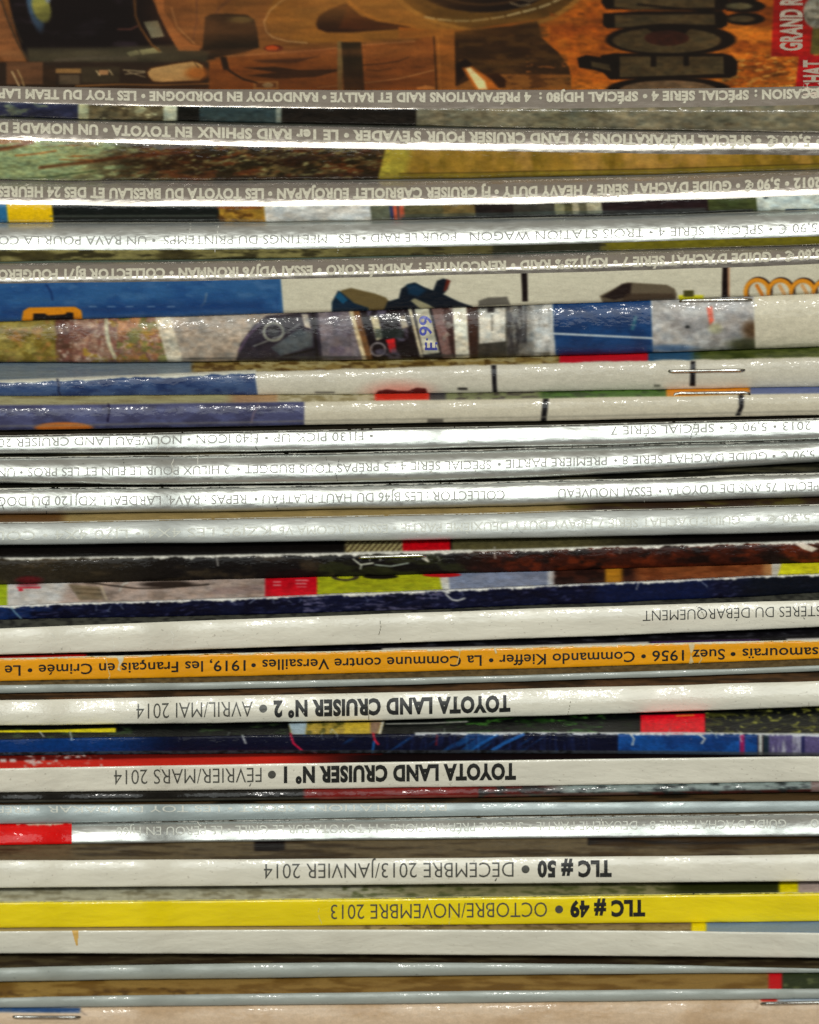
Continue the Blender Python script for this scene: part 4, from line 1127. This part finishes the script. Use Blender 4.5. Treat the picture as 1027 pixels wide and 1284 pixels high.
def wrap19(P):
    X, Y = P.X, P.Y
    P.fill((10, 12, 12)); up = (P.D < 0)
    P.blotch((54, 104, 34), 12, 4, 3, .56, .64, .9, up * sstep(530, 600, X) * (1 - sstep(760, 800, X))); P.blotch((24, 52, 16), 20, 6, 33, .56, .62, .8, up * sstep(530, 600, X) * (1 - sstep(760, 800, X)))
    P.blotch((150, 150, 60), 6, 3, 4, .6, .66, .9, up * (X > 884)); P.blotch((70, 70, 26), 12, 4, 5, .54, .62, .8, up * (X > 884)); P.blotch((60, 84, 44), 20, 4, 6, .6, .66, .6, up * (X < 360))
    P.poly([(-60, 916.5), (60, 915.5), (145, 913), (145, 918.5), (60, 918.5), (-60, 919)], (222, 206, 30), soft=.6)
    P.poly([(362, 907), (482, 905), (478, 920), (364, 921)], (176, 150, 60), soft=.8); P.poly([(362, 907), (385, 906), (383, 921), (366, 921)], (160, 180, 190), soft=.8); P.blotch((70, 70, 26), 9, 6, 8, .5, .58, .8, (X > 384) * (X < 432) * up); P.poly([(432, 907), (464, 906), (462, 920), (432, 920)], (206, 176, 50), soft=1.5, k=.8); P.poly([(464, 906), (478, 905), (473, 920), (465, 920)], (150, 120, 96), soft=.8); P.line([(480, 905), (476, 920)], 3, (214, 210, 196))
    P.line([(484, 908), (540, 907), (586, 905)], 1.6, (176, 176, 166), .9)
    f = sstep(-.6, .6, P.D)
    P.mask(f, (12, 14, 34)); P.mask(f * (1 - sstep(120, 240, X)), (10, 48, 104)); P.blotch((20, 70, 130), 14, 30, 9, .56, .64, .7, f * (X > 380) * (X < 700), slant=-1.5); P.blotch((24, 34, 72), 3, 30, 10, .55, .62, .6, f * (X > 480) * (X < 760))
    P.mask(f * sstep(774, 776, X), (20, 68, 134)); P.blotch((16, 44, 96), 30, 12, 11, .5, .6, .7, f * (X > 776))
    P.mask(f * sstep(927, 928.5, X) * (1 - sstep(933, 934.5, X)), (140, 30, 84)); P.mask(f * sstep(949, 951, X), (60, 40, 40)); P.mask(f * sstep(951, 952, X) * (1 - sstep(955, 956, X)), (176, 180, 176)); P.mask(f * sstep(956, 958, X), (26, 40, 50)); P.mask(f * sstep(962, 966, X), (84, 76, 116))
    P.blotch((170, 172, 180), 6, 40, 12, .48, .56, .8, f * (X > 968) * (X < 1005)); P.mask(f * sstep(1003, 1006, X) * (1 - sstep(1008, 1010, X)), (34, 34, 76))
    P.line([(364, 920), (368, 932), (380, 942), (400, 945)], 2.4, (190, 24, 60)); P.line([(468, 920), (470, 928), (474, 933)], 2.6, (190, 30, 50)); P.line([(469, 930), (467, 944)], 2.2, (30, 110, 190), .9); P.line([(548, 922), (547, 934)], 2, (130, 24, 30), .8)
    P.line([(588, 944), (600, 934), (622, 922)], 3, (26, 84, 150), .9); P.line([(612, 944), (632, 932), (656, 921)], 4, (30, 90, 160), .9); P.line([(600, 921), (600, 944)], 1.5, (40, 100, 170), .8); P.line([(586, 921), (585, 940)], 1.2, (50, 100, 150), .6)
    P.poly([(803, 897), (884, 895), (884, 921), (803, 921)], (222, 16, 34), soft=.7); P.line([(848, 898), (870, 897)], 1.6, (206, 150, 40), .9)
    P.box(-60, 1100, -1, 4.2, (64, 66, 66), ref='B', soft=.8, k=.75); P.blotch((20, 20, 20), 4, 3, 13, .5, .55, .8, (P.B < 4) * (X < 720))
    P.chips(4.0, 21, (200, 204, 206), d0=-.6, x0=520, k=.95, thr=.66); P.line([(789, 919), (795, 926), (793, 934)], 2, (200, 196, 186), .9); P.line([(876, 921), (884, 926), (880, 932)], 2.2, (200, 196, 186), .9); P.line([(803, 921), (884, 921)], 1.4, (196, 190, 180), .7)
    P.line([(50, 918), (55, 924)], 1.4, (206, 206, 200)); P.line([(88, 918), (90, 928)], 1.5, (206, 206, 200)); P.line([(304, 922), (308, 932)], 1.8, (200, 206, 200)); P.cracks(9, 10, 280, 1020, -8, 6, (190, 200, 190))
    P.grain(.2, 3, 3, 19)


m.whole(wrap19, mat='print_worn')
# 20 ---- white no. 1
m = Mag('white spine dated FÉVRIER/MARS 2014', (962, 955, 949), (993, 987.5, 981), WHITE, 'white', 'dark', gap=0.3, wob=.3)


def strip20(P):
    P.fill((20, 12, 12)); P.mask((1 - sstep(330, 480, P.X)), (206, 44, 30)); P.box(-60, 480, -20, -9.0, (70, 14, 10), ref='D', k=.8)
    P.blotch((206, 196, 190), 7, 3, 3, .58, .62, .9, (P.X < 130) * (P.X > 30)); P.box(0, 8, 952, 956, (214, 206, 200), k=.9); P.box(12, 20, 952, 956, (214, 206, 200), k=.9); P.box(32, 44, 953, 956, (214, 206, 200), k=.8)


m.strip(strip20)
m.text([('TOYOTA LAND CRUISER N° 1', 647, 356)], 5, 23.5, 'ink_black', 0.052)
m.text([('FÉVRIER/MARS 2014', 328, 143), ('•', 347, 335)], 4.5, 23, 'ink_grey', -0.008)
m.wear(65, 2, 0, col=(140, 134, 118))
# 21 ---- thin dark glossy magazine
m = Mag('thin glossy magazine, black then dark red then silver along its folded edge', (994.5, 989, 981.5), (1006, 1001, 994), [(0, 84), (.15, 44), (.4, 30), (.65, 10), (.85, -15), (1, -60)], 'dark', 'dark', gap=0.3, wob=.3)


def wrap21(P):
    X = P.X
    P.fill((22, 20, 16)); P.mask(sstep(378, 384, X), (112, 22, 18)); P.mask(sstep(560, 700, X), (60, 26, 22)); P.mask(sstep(660, 720, X) * (P.D < 9), (120, 132, 128)); P.blotch((28, 34, 34), 14, 3, 3, .5, .58, .9, X > 600)
    P.mask(sstep(1016, 1018, X), (120, 100, 96)); P.box(-60, 800, 1.2, 2.4, (120, 120, 104), ref='B', soft=.5, k=.8); P.box(-60, 400, -1, 1, (16, 16, 12), ref='B'); P.grain(.2, 12, 2, 5)


m.whole(wrap21)
# 22 ---- bluish silver
m = Mag('plain bluish silver spine with nearly vanished lettering, above the red-tipped one', (1009, 1007, 1004.5), (1032, 1024.5, 1018), [(0, 80), (.1, 42), (.35, 30), (.7, 8), (.9, -15), (1, -65)], 'silver_blue', 'dark', gap=1.8, wob=.3)
m.strip(lambda P: P.fill((74, 56, 34)).blotch((24, 20, 14), 60, 3, 4, .5, .6, .8))
m.text([('PRÉSENTATION • SPORT • LES TOY DU DAKAR', 560, 60), ('• PRÉP', 50, -4)], 2, 10, 'ink_faint', 0.0)
# 23 ---- silver with red end
m = Mag('silver spine with a bright red left end', (1032.5, 1027, 1022), (1058.5, 1053, 1049), SILV_LOW, 'silver', 'brown', gap=0.6, wob=.3)


def face23(P):
    P.fill((214, 14, 12)); P.blotch((196, 8, 10), 20, 8, 3, .5, .6, .5); P.chips(3.4, 5, (206, 196, 170), d0=-.2, x0=20, thr=.5); P.a = (P.X < 91).astype(float)


m.face(face23, d0=-1, x0=-45, x1=100, sx=1)


def wear23(P):
    P.fill((206, 206, 196)); b_ = P.c.copy(); P.fill((100, 100, 100))
    P.chips(2.4, 8, (206, 206, 196), d0=-.2, x0=92, thr=.68); k = P.c[..., 0] > 160; P.a = k.astype(float)


m.face(wear23, d0=-1, sx=.9, sy=.7, name='scuff')
m.text([("GUIDE D'ACHAT SÉRIE 8 • DEUXIÈME PARTIE •", 986, 663), ('SPÉCIAL PRÉPARATIONS : 14 TOYOTA SUR LE', 656, 342), ('GRILL • LE PÉROU EN HJ60', 336, 146), ('0', 1027, 1016)], 6, 16.5, 'ink_faint', 0.0)
m.wear(68, 5, 0, dd=24)
# 24 ---- TLC 50
m = Mag('white spine dated DÉCEMBRE 2013/JANVIER 2014', (1078.5, 1076, 1072), (1112.5, 1109, 1105.5), WHITE2, 'white', 'brown', gap=0.3, wob=.3)


def strip24(P):
    P.fill((100, 86, 62)); P.blotch((50, 38, 24), 60, 4, 4, .5, .62, .8); P.mask(sstep(316, 322, P.X) * (1 - sstep(354, 360, P.X)) * (P.U < 12), (22, 14, 12)); P.mask(sstep(735, 739, P.X) * (P.U < 9), (24, 16, 12)); P.blotch((60, 40, 14), 90, 5, 9, .45, .6, .8, P.X > 740)
    P.box(-60, 1100, 1054, 1060, (60, 44, 26), k=0); P.grain(.12, 6, 3, 4)


m.strip(strip24, mat='print')
m.text([('TLC # 50', 767, 674)], 6, 24.5, 'ink_black', 0.052)
m.text([('•', 664, 654), ('DÉCEMBRE 2013/JANVIER 2014', 644, 331)], 6, 24.5, 'ink_grey', -0.006)
m.wear(66, 3, 0, .66)
# 25 ---- yellow
m = Mag('bright yellow spine dated OCTOBRE/NOVEMBRE 2013', (1131, 1126.5, 1121), (1163, 1160, 1156), WHITE, 'yellow', 'brown', gap=6, wob=.3)


def strip25(P):
    P.fill((176, 172, 146)); P.blotch((120, 112, 84), 16, 4, 4, .5, .6, .7); P.mask(sstep(430, 560, P.X), (128, 122, 84)); P.blotch((70, 76, 36), 12, 3, 5, .5, .6, .8, P.X > 430); P.mask(sstep(820, 860, P.X), (44, 48, 18)); P.mask(sstep(974, 980, P.X), (226, 206, 6)); P.mask(sstep(999, 1002, P.X), (170, 150, 140)); P.grain(.12, 4, 3, 4)


m.strip(strip25, mat='print_fold')
m.text([('TLC # 49', 809, 715)], 6.5, 25, 'ink_black', 0.052)
m.text([('•', 706, 696), ('OCTOBRE/NOVEMBRE 2013', 686, 415)], 6.5, 25, 'ink_grey', -0.006)
m.wear(67, 3, 1.3, .62, col=(214, 206, 120))
# 26 ---- cool white
m = Mag('plain unlettered white spine directly below the yellow one', (1167, 1165.5, 1168.5), (1195.5, 1197, 1200.5), WHITE, 'white2', 'brown', gap=0.5, wob=.3)


def strip26(P):
    P.fill((160, 140, 96)); P.mask(sstep(430, 600, P.X), (132, 112, 84)); P.blotch((80, 62, 44), 10, 3, 4, .5, .58, .7, P.X > 450); P.mask(sstep(866, 868, P.X), (228, 206, 10)); P.mask(sstep(884, 887, P.X), (112, 134, 160))


m.strip(strip26, mat='print_fold')
sm = m.face(lambda P: P.fill((206, 166, 90)).cut((np.abs(P.X - 94.5 - .1 * P.D) < 4.2 * (1.1 - P.D / 24)) * (P.D < 19)), d0=-.5, x0=80, x1=110, sx=.8, sy=.7, name='stain', gain=1.0)
# 27 ---- lower silver
m = Mag('plain silver spine below the cool white one, upper of the two lowest silvers', (1211.5, 1207, 1212.5), (1230, 1224, 1220), ROUND, 'silver_matt', 'dark', gap=6, wob=.4)
m.strip(lambda P: P.fill((44, 34, 22)).blotch((76, 66, 44), 30, 3, 4, .48, .6, .8))
# 28 ----
m = Mag('lowest silver magazine with an ochre cover strip and red mark at right', (1249.5, 1243.5, 1240), (1263, 1258.5, 1253), ROUND, 'silver_matt', 'brown', gap=1.2, wob=.4)


def strip28(P):
    P.fill((138, 108, 56)); P.mask(1 - sstep(20, 260, P.X), (150, 120, 60), .7); P.blotch((96, 66, 24), 40, 6, 4, .48, .62, .7); P.blotch((70, 46, 18), 12, 4, 5, .56, .62, .7, (P.X < 250) * (P.D > -9)); P.mask(sstep(962, 966, P.X), (190, 20, 26)); P.mask(sstep(979, 982, P.X), (44, 52, 30)); P.blotch((90, 96, 60), 8, 4, 6, .55, .62, .8, P.X > 982)


m.strip(strip28, mat='print')
# 29 ---- bottom
m = Mag('pinkish white stapled magazine at the very bottom with blue print near a staple', (1264.5, 1259.5, 1254), (1300, 1298, 1296), [(0, 84), (.06, 48), (.16, 30), (.5, 14), (.85, 0), (1, -50)], 'pink', 'pink', gap=0.3, wob=.6)


def wrap29(P):
    X = P.X
    P.fill((200, 176, 148)); P.poly([(-60, 1262), (101, 1264), (100, 1270), (-60, 1269)], (36, 70, 116), soft=1.2); P.poly([(953, 1252), (975, 1250), (974, 1256), (955, 1256)], (190, 30, 26), soft=1); P.poly([(975, 1252), (1080, 1248), (1080, 1255), (975, 1257)], (150, 162, 172), soft=1)
    P.ell(42, 1258, 6, 3, (60, 80, 64), soft=.4, k=0); P.line([(100, 1267), (108, 1273)], 1.2, (90, 70, 60), .7); P.line([(945, 1254), (952, 1258), (947, 1266)], 1.2, (120, 90, 70), .6)
    P.blotch((176, 146, 112), 90, 30, 3, .45, .6, .6); P.grain(.06, 5, 4, 4)


m.whole(wrap29)
m.staple(16, 1275, 101, 1275.5); m.staple(954, 1259, 1052, 1257)
LAST = m

# ------------------------------------------------------------------ what carries the stack: a few cm of plain magazines and a table
m = Mag('plain white magazine under the stack, just below the picture', (1305, 1303, 1301), (1345, 1343, 1341), WHITE, 'white', 'white', gap=0.5, wob=.3)
zb = float(STATE['z'].min())
bm = bmesh.new()
bmesh.ops.create_cube(bm, size=1.0)
bmesh.ops.scale(bm, vec=(1.2, 0.8, 0.03), verts=bm.verts)
bmesh.ops.bevel(bm, geom=bm.edges[:], offset=0.004, segments=3, affect='EDGES')
me = bpy.data.meshes.new('table_top'); bm.to_mesh(me); bm.free(); me.materials.append(M['wood'])
t = bpy.data.objects.new('table_top', me); COL.objects.link(t); t.location = (0, 0.16, zb - 0.0152)
t['kind'] = 'structure'
